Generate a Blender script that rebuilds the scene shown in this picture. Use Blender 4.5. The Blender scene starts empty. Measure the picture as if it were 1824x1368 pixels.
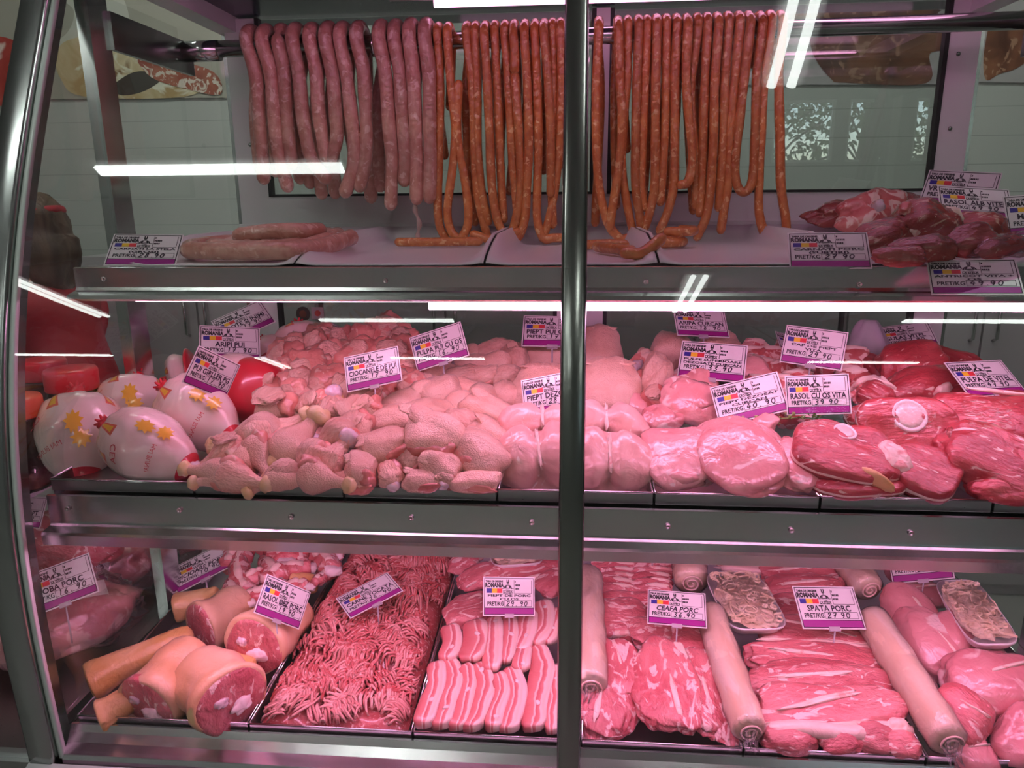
import bpy, math, random
import numpy as np
from mathutils import Vector, Matrix, noise

S = bpy.context.scene
COL = S.collection
R = random.Random(7)

# ---------------------------------------------------------------- camera
F = 1317.0
YAW, PITCH, ROLL = math.radians(4.7), math.radians(14.0), math.radians(-0.5)
CAM = Vector((0, 0, 1.5))
FWD = Vector((-math.sin(YAW) * math.cos(PITCH), math.cos(YAW) * math.cos(PITCH), -math.sin(PITCH)))
_r = Vector((math.cos(YAW), math.sin(YAW), 0))
_u = _r.cross(FWD)
RGT = _r * math.cos(ROLL) + _u * math.sin(ROLL)
UP = -_r * math.sin(ROLL) + _u * math.cos(ROLL)
cd = bpy.data.cameras.new('camera')
cam = bpy.data.objects.new('camera', cd)
COL.objects.link(cam)
cd.sensor_width = 36
cd.lens = 36 * F / 1824
cd.clip_start = 0.05
m = Matrix((RGT, UP, -FWD)).transposed().to_4x4()
m.translation = CAM
cam.matrix_world = m
S.camera = cam

# ---------------------------------------------------------------- colour management, world
S.view_settings.view_transform = 'Standard'
S.view_settings.look = 'None'
S.view_settings.exposure = 0.0
S.view_settings.gamma = 1.0
S.view_settings.use_curve_mapping = False
w = bpy.data.worlds.new('world')
S.world = w
w.use_nodes = True
wn = w.node_tree.nodes
wb = wn['Background']
sky = wn.new('ShaderNodeTexSky')
sky.sky_type = 'NISHITA'
sky.sun_disc = False
sky.sun_elevation = math.radians(35)
w.node_tree.links.new(sky.outputs[0], wb.inputs[0])
wb.inputs[1].default_value = 0.6

# strengths of the lamps (each lamp's mesh is built with its fixture)
CEIL_W = 23.0
PINK_MID, PINK_LOW, PINK_TOP = 26.0, 28.0, 7.0
PINK = (1.0, 0.42, 0.74)
COOL = (0.93, 1.0, 0.95)


# ---------------------------------------------------------------- small helpers
def lin(h):
    h = h.lstrip('#')
    out = []
    for i in (0, 2, 4):
        c = int(h[i:i + 2], 16) / 255
        out.append(c / 12.92 if c <= .04045 else ((c + .055) / 1.055) ** 2.4)
    return tuple(out)


def ray(x, y):
    return RGT * ((x - 912) / F) - UP * ((y - 684) / F) + FWD


def onY(x, y, Y):
    d = ray(x, y)
    return CAM + d * (Y / d.y)


def onZ(x, y, z):
    d = ray(x, y)
    return CAM + d * ((z - CAM.z) / d.z)


def onP(x, y, p, n):
    d = ray(x, y)
    return CAM + d * ((p - CAM).dot(n) / d.dot(n))


def at(x, y, pl):
    Y0, z0, s = pl
    d = ray(x, y)
    return CAM + d * ((z0 - s * Y0 - CAM.z) / (d.z - s * d.y))


def depth(p):
    return (p - CAM).dot(FWD)


def nz(x, y, z):
    return noise.noise(Vector((x, y, z)))


class MB:
    """collects faces with material slots and becomes one mesh"""

    def __init__(s):
        s.v, s.f, s.mi = [], [], []

    def add(s, v, f, mi=0):
        b = len(s.v)
        s.v += [tuple(a) for a in v]
        s.f += [tuple(b + i for i in a) for a in f]
        s.mi += [mi] * len(f)
        return s

    def box(s, a, b, mi=0, bev=0):
        x0, y0, z0 = a
        x1, y1, z1 = b
        v = [(x, y, z) for x in (x0, x1) for y in (y0, y1) for z in (z0, z1)]
        f = [(0, 1, 3, 2), (4, 6, 7, 5), (0, 4, 5, 1), (2, 3, 7, 6), (0, 2, 6, 4), (1, 5, 7, 3)]
        return s.add(v, f, mi)

    def quad(s, a, b, c, d, mi=0):
        return s.add([a, b, c, d], [(0, 1, 2, 3)], mi)

    def extrude_x(s, prof, x0, x1, mi=0, closed=True):
        n = len(prof)
        v = [(x0, y, z) for y, z in prof] + [(x1, y, z) for y, z in prof]
        k = n if closed else n - 1
        f = [(i, (i + 1) % n, n + (i + 1) % n, n + i) for i in range(k)]
        if closed:
            f += [tuple(range(n))[::-1], tuple(range(n, 2 * n))]
        return s.add(v, f, mi)

    def tube(s, pts, rad, n=10, mi=0, caps=True):
        pts = [Vector(p) for p in pts]
        k = len(pts)
        rr = rad if hasattr(rad, '__len__') else [rad] * k
        v, f = [], []
        prev = None
        for i, p in enumerate(pts):
            t = (pts[min(i + 1, k - 1)] - pts[max(i - 1, 0)]).normalized()
            if prev is None:
                a = t.cross(Vector((0, 0, 1)))
                if a.length < .1:
                    a = t.cross(Vector((0, 1, 0)))
                a.normalize()
            else:
                a = (prev - t * prev.dot(t)).normalized()
            prev = a
            b = t.cross(a)
            for j in range(n):
                q = 2 * math.pi * j / n
                v.append(p + (a * math.cos(q) + b * math.sin(q)) * rr[i])
        for i in range(k - 1):
            for j in range(n):
                j2 = (j + 1) % n
                f.append((i * n + j, i * n + j2, (i + 1) * n + j2, (i + 1) * n + j))
        if caps:
            f += [tuple(range(n))[::-1], tuple((k - 1) * n + j for j in range(n))]
        return s.add(v, f, mi)

    def cyl(s, a, b, r, n=16, mi=0):
        return s.tube([a, b], r, n, mi)

    def lathe(s, prof, n=24, axis=None, mi=0):
        """prof: (r, h) from bottom to top, axis: matrix"""
        M = axis or Matrix()
        v, f = [], []
        for r, h in prof:
            for j in range(n):
                q = 2 * math.pi * j / n
                v.append(M @ Vector((r * math.cos(q), r * math.sin(q), h)))
        for i in range(len(prof) - 1):
            for j in range(n):
                j2 = (j + 1) % n
                f.append((i * n + j, i * n + j2, (i + 1) * n + j2, (i + 1) * n + j))
        f += [tuple(range(n))[::-1], tuple((len(prof) - 1) * n + j for j in range(n))]
        return s.add(v, f, mi)

    def mesh(s, name, mats, smooth=False):
        me = bpy.data.meshes.new(name)
        me.from_pydata(s.v, [], s.f)
        for a in (mats if isinstance(mats, (list, tuple)) else [mats]):
            me.materials.append(a)
        me.polygons.foreach_set('material_index', s.mi)
        if smooth:
            me.polygons.foreach_set('use_smooth', [True] * len(s.f))
        me.update()
        return me


def ob(name, me, parent=None, M=None):
    o = bpy.data.objects.new(name, me)
    COL.objects.link(o)
    if M is not None:
        o.matrix_world = M
    if parent is not None:
        o.parent = parent
        if M is None:
            o.matrix_parent_inverse = Matrix()
    return o


def obw(name, me, root):
    """a part whose mesh is in world coordinates, under a root that stands somewhere"""
    o = bpy.data.objects.new(name, me)
    COL.objects.link(o)
    o.parent = root
    o.matrix_parent_inverse = root.matrix_basis.inverted()
    return o


def tag(o, label, cat, group=None, kind=None):
    if label:
        o['label'] = label
    if cat:
        o['category'] = cat
    if group:
        o['group'] = group
    if kind:
        o['kind'] = kind
    return o


def empty(name, loc, label, cat, group=None):
    o = bpy.data.objects.new(name, None)
    COL.objects.link(o)
    o.empty_display_size = .02
    o.matrix_basis = loc if isinstance(loc, Matrix) else Matrix.Translation(Vector(loc))
    return tag(o, label, cat, group)


def struct(name, me):
    o = ob(name, me)
    o['kind'] = 'structure'
    return o


# ---------------------------------------------------------------- materials
def nmat(name):
    ma = bpy.data.materials.new(name)
    ma.use_nodes = True
    nt = ma.node_tree
    return ma, nt, nt.nodes['Principled BSDF']


def plain(name, col, rough=.5, metal=0., spec=.5, coat=0., emit=None, es=0., bump=0, bscale=200):
    ma, nt, b = nmat(name)
    b.inputs['Base Color'].default_value = (*col, 1)
    b.inputs['Roughness'].default_value = rough
    b.inputs['Metallic'].default_value = metal
    b.inputs['Specular IOR Level'].default_value = spec
    b.inputs['Coat Weight'].default_value = coat
    b.inputs['Coat Roughness'].default_value = .08
    if emit:
        b.inputs['Emission Color'].default_value = (*emit, 1)
        b.inputs['Emission Strength'].default_value = es
    tc = nt.nodes.new('ShaderNodeTexCoord')
    n = nt.nodes.new('ShaderNodeTexNoise')
    n.inputs['Scale'].default_value = bscale
    nt.links.new(tc.outputs['Object'], n.inputs['Vector'])
    r = nt.nodes.new('ShaderNodeMapRange')
    r.inputs[3].default_value = max(rough - .05, 0.02)
    r.inputs[4].default_value = rough + .05
    nt.links.new(n.outputs[0], r.inputs[0])
    nt.links.new(r.outputs[0], b.inputs['Roughness'])
    if bump:
        bp = nt.nodes.new('ShaderNodeBump')
        bp.inputs['Strength'].default_value = bump
        bp.inputs['Distance'].default_value = .002
        nt.links.new(n.outputs[0], bp.inputs['Height'])
        nt.links.new(bp.outputs[0], b.inputs['Normal'])
    return ma


def emitter(name, col, strength):
    ma = bpy.data.materials.new(name)
    ma.use_nodes = True
    nt = ma.node_tree
    nt.nodes.clear()
    e = nt.nodes.new('ShaderNodeEmission')
    e.inputs[0].default_value = (*col, 1)
    e.inputs[1].default_value = strength
    o = nt.nodes.new('ShaderNodeOutputMaterial')
    nt.links.new(e.outputs[0], o.inputs[0])
    return ma


def glassy(name, tint=(1, 1, 1), ior=1.5, rough=0.0, haze=0.0, hazecol=(.9, .9, .9), bump=0, bscale=60, mult=1.0):
    """a thin pane or film: transparent, mirror-like by Fresnel, optionally milky"""
    ma = bpy.data.materials.new(name)
    ma.use_nodes = True
    nt = ma.node_tree
    nt.nodes.clear()
    N = nt.nodes.new
    o = N('ShaderNodeOutputMaterial')
    t = N('ShaderNodeBsdfTransparent')
    t.inputs[0].default_value = (*tint, 1)
    g = N('ShaderNodeBsdfGlossy')
    g.inputs['Roughness'].default_value = rough
    fr = N('ShaderNodeFresnel')
    fr.inputs[0].default_value = ior
    mx = N('ShaderNodeMixShader')
    mu = N('ShaderNodeMath')
    mu.operation = 'MULTIPLY'
    mu.inputs[1].default_value = mult
    nt.links.new(fr.outputs[0], mu.inputs[0])
    nt.links.new(mu.outputs[0], mx.inputs[0])
    nt.links.new(t.outputs[0], mx.inputs[1])
    nt.links.new(g.outputs[0], mx.inputs[2])
    last = mx
    if haze:
        d = N('ShaderNodeBsdfDiffuse')
        d.inputs[0].default_value = (*hazecol, 1)
        m2 = N('ShaderNodeMixShader')
        m2.inputs[0].default_value = haze
        nt.links.new(mx.outputs[0], m2.inputs[1])
        nt.links.new(d.outputs[0], m2.inputs[2])
        last = m2
    if bump:
        tc = N('ShaderNodeTexCoord')
        n = N('ShaderNodeTexNoise')
        n.inputs['Scale'].default_value = bscale
        n.inputs['Distortion'].default_value = 1.2
        nt.links.new(tc.outputs['Object'], n.inputs['Vector'])
        bp = N('ShaderNodeBump')
        bp.inputs['Strength'].default_value = bump
        bp.inputs['Distance'].default_value = .004
        nt.links.new(n.outputs[0], bp.inputs['Height'])
        nt.links.new(bp.outputs[0], g.inputs['Normal'])
        nt.links.new(bp.outputs[0], fr.inputs['Normal'])
    nt.links.new(last.outputs[0], o.inputs[0])
    return ma


def meat(name, c1, c2, fat=None, amt=.0, fscale=18, stretch=(1, 1, 1), scale=14, bump=.3, bscale=60, rough=.34, coat=.25,
         vary=.12, sss=.0, c3=None, dist=1.5, btype='noise', pinkspot=None):
    """raw meat: two mottled tones, veins of fat, a fine wet bump, tone varied from piece to piece"""
    ma, nt, b = nmat(name)
    N = nt.nodes.new
    L = nt.links.new
    tc = N('ShaderNodeTexCoord')
    oi = N('ShaderNodeObjectInfo')
    mu = N('ShaderNodeVectorMath')
    mu.operation = 'MULTIPLY'
    cmb = N('ShaderNodeCombineXYZ')
    for i, k in enumerate((17.0, 29.0, 41.0)):
        q = N('ShaderNodeMath')
        q.operation = 'MULTIPLY'
        q.inputs[1].default_value = k
        L(oi.outputs['Random'], q.inputs[0])
        L(q.outputs[0], cmb.inputs[i])
    ad = N('ShaderNodeVectorMath')
    ad.operation = 'ADD'
    mu.inputs[1].default_value = stretch
    L(tc.outputs['Object'], mu.inputs[0])
    L(mu.outputs[0], ad.inputs[0])
    L(cmb.outputs[0], ad.inputs[1])
    n1 = N('ShaderNodeTexNoise')
    n1.inputs['Scale'].default_value = scale
    n1.inputs['Detail'].default_value = 4
    n1.inputs['Distortion'].default_value = .6
    L(ad.outputs[0], n1.inputs['Vector'])
    cr = N('ShaderNodeValToRGB')
    cr.color_ramp.elements[0].position = .36
    cr.color_ramp.elements[0].color = (*c1, 1)
    cr.color_ramp.elements[1].position = .64
    cr.color_ramp.elements[1].color = (*c2, 1)
    if c3:
        e = cr.color_ramp.elements.new(.74)
        e.color = (*c3, 1)
    L(n1.outputs[0], cr.inputs[0])
    col = cr.outputs[0]
    if fat:
        n2 = N('ShaderNodeTexNoise')
        n2.inputs['Scale'].default_value = fscale
        n2.inputs['Detail'].default_value = 3
        n2.inputs['Distortion'].default_value = dist
        L(ad.outputs[0], n2.inputs['Vector'])
        r2 = N('ShaderNodeValToRGB')
        r2.color_ramp.elements[0].position = .5 + (.5 - amt) * .3
        r2.color_ramp.elements[1].position = .5 + (.5 - amt) * .3 + .05
        r2.color_ramp.elements[0].color = (0, 0, 0, 1)
        r2.color_ramp.elements[1].color = (1, 1, 1, 1)
        L(n2.outputs[0], r2.inputs[0])
        mx = N('ShaderNodeMix')
        mx.data_type = 'RGBA'
        L(r2.outputs[0], mx.inputs[0])
        L(col, mx.inputs[6])
        mx.inputs[7].default_value = (*fat, 1)
        col = mx.outputs[2]
    hv = N('ShaderNodeHueSaturation')
    mr = N('ShaderNodeMapRange')
    mr.inputs[3].default_value = 1 - vary
    mr.inputs[4].default_value = 1 + vary
    L(oi.outputs['Random'], mr.inputs[0])
    L(mr.outputs[0], hv.inputs['Value'])
    L(col, hv.inputs['Color'])
    L(hv.outputs[0], b.inputs['Base Color'])
    b.inputs['Roughness'].default_value = rough
    b.inputs['Coat Weight'].default_value = min(1, coat * 1.5)
    b.inputs['Coat Roughness'].default_value = .10
    if sss:
        b.inputs['Subsurface Weight'].default_value = sss
        b.inputs['Subsurface Radius'].default_value = (.012, .004, .003)
        b.inputs['Subsurface Scale'].default_value = 1.0
    if btype == 'voronoi':
        n3 = N('ShaderNodeTexVoronoi')
        n3.inputs['Scale'].default_value = bscale
        hgt = n3.outputs['Distance']
    else:
        n3 = N('ShaderNodeTexNoise')
        n3.inputs['Scale'].default_value = bscale
        n3.inputs['Detail'].default_value = 5
        hgt = n3.outputs[0]
    L(ad.outputs[0], n3.inputs['Vector'])
    bp = N('ShaderNodeBump')
    bp.inputs['Strength'].default_value = bump
    bp.inputs['Distance'].default_value = .004
    L(hgt, bp.inputs['Height'])
    if bump:
        n5 = N('ShaderNodeTexNoise')
        n5.inputs['Scale'].default_value = 34
        n5.inputs['Detail'].default_value = 3
        n5.inputs['Distortion'].default_value = .8
        a5 = N('ShaderNodeVectorMath')
        L(tc.outputs['Object'], a5.inputs[0])
        L(cmb.outputs[0], a5.inputs[1])
        L(a5.outputs[0], n5.inputs['Vector'])
        b5 = N('ShaderNodeBump')
        b5.inputs['Strength'].default_value = min(1, .3 + bump * .4)
        b5.inputs['Distance'].default_value = .008
        L(n5.outputs[0], b5.inputs['Height'])
        L(b5.outputs[0], bp.inputs['Normal'])
    L(bp.outputs[0], b.inputs['Normal'])
    L(bp.outputs[0], b.inputs['Coat Normal'])
    return ma


def boards(name, col, step, gap=.004):
    """a wall of horizontal boards"""
    ma, nt, b = nmat(name)
    N = nt.nodes.new
    L = nt.links.new
    tc = N('ShaderNodeTexCoord')
    sp = N('ShaderNodeSeparateXYZ')
    L(tc.outputs['Object'], sp.inputs[0])
    md = N('ShaderNodeMath')
    md.operation = 'MODULO'
    md.inputs[1].default_value = step
    L(sp.outputs[2], md.inputs[0])
    lt = N('ShaderNodeMath')
    lt.operation = 'LESS_THAN'
    lt.inputs[1].default_value = gap
    L(md.outputs[0], lt.inputs[0])
    mx = N('ShaderNodeMix')
    mx.data_type = 'RGBA'
    mx.inputs[6].default_value = (*col, 1)
    mx.inputs[7].default_value = (col[0] * .7, col[1] * .7, col[2] * .7, 1)
    L(lt.outputs[0], mx.inputs[0])
    L(mx.outputs[2], b.inputs['Base Color'])
    b.inputs['Roughness'].default_value = .45
    return ma


STEEL = plain('brushed_steel', (.64, .66, .65), .18, 1.0)
GUTTER = plain('gutter_steel', (.72, .70, .72), .22, 1.0, bump=.6, bscale=9)
POLISH = plain('polished_steel', (.66, .66, .66), .10, 1.0)
SHEET = plain('steel_sheet', (.45, .45, .46), .30, 1.0)
DARKST = plain('dark_steel', (.30, .31, .30), .22, 1.0)
MULL = plain('mullion_steel', (.26, .27, .25), .2, 1.0)
WHITE = plain('white_lacquer', (.78, .78, .78), .4)
BLACK = plain('black_rubber', (.012, .012, .012), .5)
NAVY = plain('navy_panel', (.03, .03, .07), .25)
ENDST = plain('end_frame_steel', (.36, .38, .37), .22, 1.0)
GREYP = plain('grey_panel', (.24, .25, .24), .45)
GLASS = glassy('window_glass', (.97, .98, .97), 1.5, 0.0, mult=1.05)
SIDEGL = glassy('side_glass', (.95, .96, .95), 1.45, 0.0, mult=.10)
REARGL = glassy('rear_glass', (.85, .87, .86), 1.5, 0.0, mult=2.3)
GEDGE = plain('glass_edge', (.55, .60, .56), .2)
TUBE_M = emitter('meat_lamp_glow', PINK, PINK_MID)
TUBE_L = emitter('lower_lamp_glow', PINK, PINK_LOW)
TUBE_T = emitter('top_lamp_glow', PINK, PINK_TOP)
TUBE_V = emitter('rear_lamp_glow', PINK, 4.5)
CEILP = emitter('ceiling_panel_glow', COOL, CEIL_W * 1.15)
CEILM = emitter('ceiling_tube_glow', COOL, CEIL_W)

# ---------------------------------------------------------------- room
ROOMW = plain('painted_wall', (.62, .63, .61), .6)
b = MB(); b.box((-6, -5.8, -.1), (6, 3.4, 0)); struct('floor', b.mesh('floor', plain('floor_tile', (.34, .33, .31), .3)))
b = MB(); b.box((-6, -5.8, 2.95), (6, 3.4, 3.05)); struct('ceiling', b.mesh('ceiling', plain('ceiling_paint', (.5, .5, .5), .7)))
b = MB(); b.box((-6, 3.2, 0), (6, 3.3, 2.95)); struct('wall_back', b.mesh('wall_back', boards('wall_cladding', (.50, .52, .48), .108, .003)))
b = MB(); b.box((-6.1, -5.8, 0), (-6, 3.3, 2.95)); struct('wall_left', b.mesh('wall_left', ROOMW))
b = MB(); b.box((6, -5.8, 0), (6.1, 3.3, 2.95)); struct('wall_right', b.mesh('wall_right', ROOMW))
# the shop front behind the viewer, with three panes to the street
b = MB()
wins = [(2.35, 3.05), (3.2, 3.75), (3.95, 4.5)]
FRONTW = plain('front_wall', (.36, .37, .36), .6)
xs = [-6] + [v for a in wins for v in a] + [6]
for i in range(0, len(xs), 2):
    b.box((xs[i], -5.7, 0), (xs[i + 1], -5.6, 2.95))
for a, c in wins:
    b.box((a, -5.7, 0), (c, -5.6, 1.9)); b.box((a, -5.7, 2.6), (c, -5.6, 2.95))
struct('wall_front', b.mesh('wall_front', FRONTW))
for i, (a, c) in enumerate(wins):
    b = MB(); b.box((a, -5.66, 1.9), (c, -5.655, 2.6)); b2 = MB()
    b2.box((a, -5.67, 1.9), (a + .03, -5.63, 2.6)); b2.box((c - .03, -5.67, 1.9), (c, -5.63, 2.6)); b2.box((a, -5.67, 2.57), (c, -5.63, 2.6)); b2.box((a, -5.67, 1.9), (c, -5.63, 1.93))
    wo = struct('window_%d' % (i + 1), b.mesh('pane', GLASS))
    ob('window_frame', b2.mesh('window_frame', WHITE), wo)


def ceiling_lamp(x0, y0, x1, y1, label):
    """a surface fitting: a flat diffuser, or two bare tubes"""
    cx, cy = (x0 + x1) / 2, (y0 + y1) / 2
    r = empty('ceiling_lamp', (cx, cy, 2.95), label, 'ceiling lamp', 'strip lamps on the ceiling')
    alongx = abs(x1 - x0) > abs(y1 - y0)
    hx, hy = ((x1 - x0) / 2, .075) if alongx else (.075, (y1 - y0) / 2)
    b = MB(); b.box((-hx, -hy, -.035), (hx, hy, -.001)); ob('housing', b.mesh('housing', WHITE), r)
    if alongx:
        b = MB(); b.box((-hx + .005, -.034, -.056), (hx - .005, .034, -.0355)); ob('diffuser', b.mesh('diffuser', CEILP), r)
        return
    for s in (-1, 1):
        b = MB()
        o = s * .032
        b.cyl((o, -hy + .01, -.052), (o, hy - .01, -.052), .016, 10)
        ob('lamp_tube', b.mesh('lamp_tube', CEILM, True), r)


ceiling_lamp(-1.92, -.04, -.90, -.04, 'ceiling tube lamp mirrored widest, in the glass over the thick sausages')
ceiling_lamp(-1.70, -2.385, -.78, -2.385, 'ceiling tube lamp mirrored above the chicken leg price tag')
ceiling_lamp(-1.59, -4.02, -.75, -4.02, 'ceiling tube lamp mirrored as the thin line across the chicken leg price tag')
ceiling_lamp(2.08, -2.34, 3.0, -2.34, 'ceiling tube lamp mirrored over the veal price tag at the far side')
ceiling_lamp(2.0, -4.05, 2.9, -4.05, 'ceiling tube lamp mirrored as the thin line over the beef chunks')
ceiling_lamp(.68, .40, .68, 1.5, 'ceiling tube lamp mirrored as two steep lines beside the last sausage')
ceiling_lamp(.66, -2.1, .66, -1.3, 'ceiling tube lamp mirrored as short steep lines on the top shelf rail')
ceiling_lamp(-3.17, -2.3, -3.17, -1.2, 'ceiling tube lamp mirrored slanting at the left end of the glass')
ceiling_lamp(-2.8, -4.75, -2.8, -4.05, 'ceiling tube lamp mirrored as a short slant under the wings price tag')
ceiling_lamp(-5.1, -4.0, -4.16, -4.0, 'ceiling tube lamp mirrored as the level line over the jars')

ceiling_lamp(-1.9, 2.25, -.7, 2.25, 'added unseen ceiling lamp behind the counter, toward the meat poster')  # added out of view to brighten the back wall and rear frames
ceiling_lamp(.3, 2.25, 1.5, 2.25, 'added unseen ceiling lamp behind the counter, toward the sausage poster')  # second added lamp, lifts the light on wall and cupboards behind

# ---------------------------------------------------------------- the counter
XL, XR = -.87, .935


def gY(z):
    p = [-0.16814540872320266, 0.8021852054206957, -1.0958109347743243, 0.5452712259292415, 0.9300961596002113]
    r = 0
    for c in p:
        r = r * z + c
    return r


ZG0, ZG1 = .572, 1.872
case = empty('refrigerated_display_counter', (0, 1.5, 0), 'curved glass butcher counter with steel shelves and pink lamps', 'display counter')


def part(name, mb, mats, smooth=False, parent=case, label=None):
    o = obw(name, mb.mesh(name, mats, smooth), parent) if parent is case else sub(name, mb, mats, smooth, parent)
    if label:
        o['label'] = label
    return o


def sub(name, mb, mats, smooth, parent):
    o = bpy.data.objects.new(name, mb.mesh(name, mats, smooth))
    COL.objects.link(o)
    o.parent = parent
    return o


zs = [ZG0 + (ZG1 - ZG0) * i / 40 for i in range(41)]
# front panes (each one curved sheet) and the strip between them
for x0, x1 in ((XL, -.014), (.020, XR)):
    b = MB()
    v = [(x, gY(z), z) for z in zs for x in (x0, x1)]
    b.add(v, [(2 * i, 2 * i + 1, 2 * i + 3, 2 * i + 2) for i in range(40)])
    part('front_glass', b, GLASS, True, label='curved front glass pane')
# pink-lit glass end edges
b = MB()
for x in (XL,):
    v = []
    for z in zs:
        v += [(x - .002, gY(z) - .001, z), (x + .006, gY(z) - .001, z), (x + .006, gY(z) + .008, z), (x - .002, gY(z) + .008, z)]
    f = []
    for i in range(40):
        for j in range(4):
            f.append((4 * i + j, 4 * i + (j + 1) % 4, 4 * i + 4 + (j + 1) % 4, 4 * i + 4 + j))
    b.add(v, f)
part('glass_edge', b, GEDGE, True)


def strip(name, x0, x1, th, z0, z1, mat, off, rnd=.006):
    """an upright steel cover strip that follows the curve of the glass"""
    b = MB()
    zz = [z0 + (z1 - z0) * i / 48 for i in range(49)]
    sec = [(x0, off + th), (x0, off + rnd), (x0 + rnd * .4, off + rnd * .3), (x0 + rnd, off), (x1 - rnd, off), (x1 - rnd * .4, off + rnd * .3), (x1, off + rnd), (x1, off + th)]
    k = len(sec)
    v = []
    for z in zz:
        g = gY(max(z, .6))
        v += [(x, g + o, z) for x, o in sec]
    f = []
    for i in range(48):
        for j in range(k):
            f.append((k * i + j, k * i + (j + 1) % k, k * i + k + (j + 1) % k, k * i + k + j))
    f += [tuple(range(k))[::-1], tuple(48 * k + j for j in range(k))]
    b.add(v, f)
    return part(name, b, mat, True)


strip('mullion', -.016, .0215, .014, .56, 1.885, MULL, -.010)
strip('end_frame', XL - .052, XL - .004, .05, .56, 1.885, ENDST, -.012, .006)
strip('end_frame', XR + .004, XR + .05, .05, .56, 1.885, STEEL, -.012, .012)
# side panes
for x in (XL, XR):
    b = MB()
    v = [(x, gY(z) + .006, z) for z in zs] + [(x, 1.92, ZG1), (x, 1.92, ZG0)]
    b.add(v, [tuple(range(len(v)))])
    part('side_glass', b, SIDEGL, label='flat side glass pane')
# uprights and brackets at both ends
for s, xo in ((1, XL), (-1, XR)):
    b = MB(); b.box((xo - .02 + .016 * (s < 0) , 1.375, .6), (xo + .004 + .016 * (s < 0), 1.435, 1.93)); part('end_post', b, STEEL)
    b = MB(); b.box((xo + (0 if s > 0 else -.02), 1.915, .6), (xo + (.02 if s > 0 else 0), 1.955, 1.93)); part('rear_post', b, STEEL)
    b = MB(); b.box((xo + (.002 if s > 0 else -.012), 1.43, 1.778), (xo + (.012 if s > 0 else -.002), 1.735, 1.845)); part('rail_bracket', b, DARKST)
# hanging rail
b = MB(); b.cyl((XL + .01, 1.7, 1.826), (XR - .01, 1.7, 1.842), .0175, 24)
rod = part('hanging_rail', b, STEEL, True)
for xa, xb, rr in ((-.436, -.428, .0235), (XL + .012, XL + .09, .0215)):
    b = MB(); b.cyl((xa, 1.7, 1.830 + .0082 * xa), (xb, 1.7, 1.830 + .0082 * xb), rr, 20)
    sub('collar', b, STEEL, True, rod)
# canopy
b = MB(); b.box((XL + .04, 1.30, 1.935), (XR, 2.02, 1.985)); part('canopy', b, NAVY)
b = MB(); b.box((XL - .05, 1.262, 1.862), (XR + .05, 1.30, 1.90)); part('top_rail', b, STEEL)
for x0 in (XL, XR - .05):
    b = MB(); b.box((x0, 1.30, 1.90), (x0 + .05, 2.05, 1.936)); part('canopy_trim', b, WHITE)
b = MB(); b.box((-.40, 1.69, 1.919), (.86, 1.73, 1.935)); top_lamp = part('lamp_housing', b, WHITE)
b = MB(); b.cyl((-.30, 1.71, 1.909), (.84, 1.71, 1.909), .010, 12); sub('lamp_tube', b, TUBE_V, True, top_lamp)
b = MB(); b.box((-.80, 1.325, 1.923), (.86, 1.365, 1.936)); fl_ = part('lamp_housing', b, WHITE)
b = MB(); b.cyl((-.74, 1.345, 1.912), (.84, 1.345, 1.912), .010, 12); sub('lamp_tube', b, TUBE_T, True, fl_)


def shelf(name, Y, z, x0, x1, rail, lamp, lampx, emit, zb=None):
    """polished shelf with a folded front rail, screws and a lamp under its front"""
    b = MB(); b.box((x0 + .015, Y + .01, z - .008), (x1, 1.885, z - .002))
    sh = part(name, b, POLISH)
    b = MB(); b.extrude_x(rail, x0, x1); rl = sub('front_rail', b, STEEL, False, sh)
    b = MB(); ya, za = lamp
    b.extrude_x([(ya - .02, za + .026), (ya - .026, za + .012), (ya - .022, za + .011), (ya + .05, za + .011), (ya + .05, za + .026)], x0 + .06, x1)
    hs = sub('lamp_housing', b, WHITE, False, sh)
    b = MB(); b.cyl((lampx[0], ya, za), (lampx[1], ya, za), .0085, 12); sub('lamp_tube', b, emit, True, hs)
    if emit is TUBE_M:
        b = MB(); b.cyl((-.76, ya + .030, za + .0055), (-.245, ya + .030, za + .0055), .0052, 12); sub('lamp_tube', b, emit, True, hs)
    return sh, rl


def screws(rl, pts, Y):
    for x, y in pts:
        p = onY(x, y, Y)
        b = MB(); M = Matrix.Translation(p) @ Matrix.Rotation(math.pi / 2, 4, 'X')
        b.lathe([(.0042, 0), (.004, .0012), (.0022, .0018), (.0022, .0008)], 12, M)
        sub('screw', b, POLISH, True, rl)


TOPR = [(1.165, 1.3985), (1.160, 1.3975), (1.160, 1.366), (1.157, 1.361), (1.135, 1.356), (1.132, 1.350), (1.136, 1.3465), (1.19, 1.345), (1.19, 1.349), (1.145, 1.351), (1.165, 1.360), (1.168, 1.366)]
sh_top, rl = shelf('top_shelf', 1.16, 1.398, -.815, .90, TOPR, (1.205, 1.332), (-.235, .88), TUBE_M)
screws(rl, ((184, 497), (686, 500), (1151, 502), (1531, 507)), 1.1585)
MIDR = [(1.075, 1.0355), (1.070, 1.0345), (1.069, .986), (1.066, .983), (1.047, .980), (1.044, .976), (1.045, .959), (1.050, .956), (1.10, .955), (1.10, .959), (1.052, .961), (1.052, .974), (1.070, .978), (1.075, .986)]
sh_mid, rl = shelf('middle_shelf', 1.07, 1.035, -.858, .90, MIDR, (1.125, .944), (-.80, .88), TUBE_L)
screws(rl, ((120, 906), (319, 909), (518, 921), (732, 923), (947, 931), (1190, 938), (1410, 945), (1623, 950)), 1.067)
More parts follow.
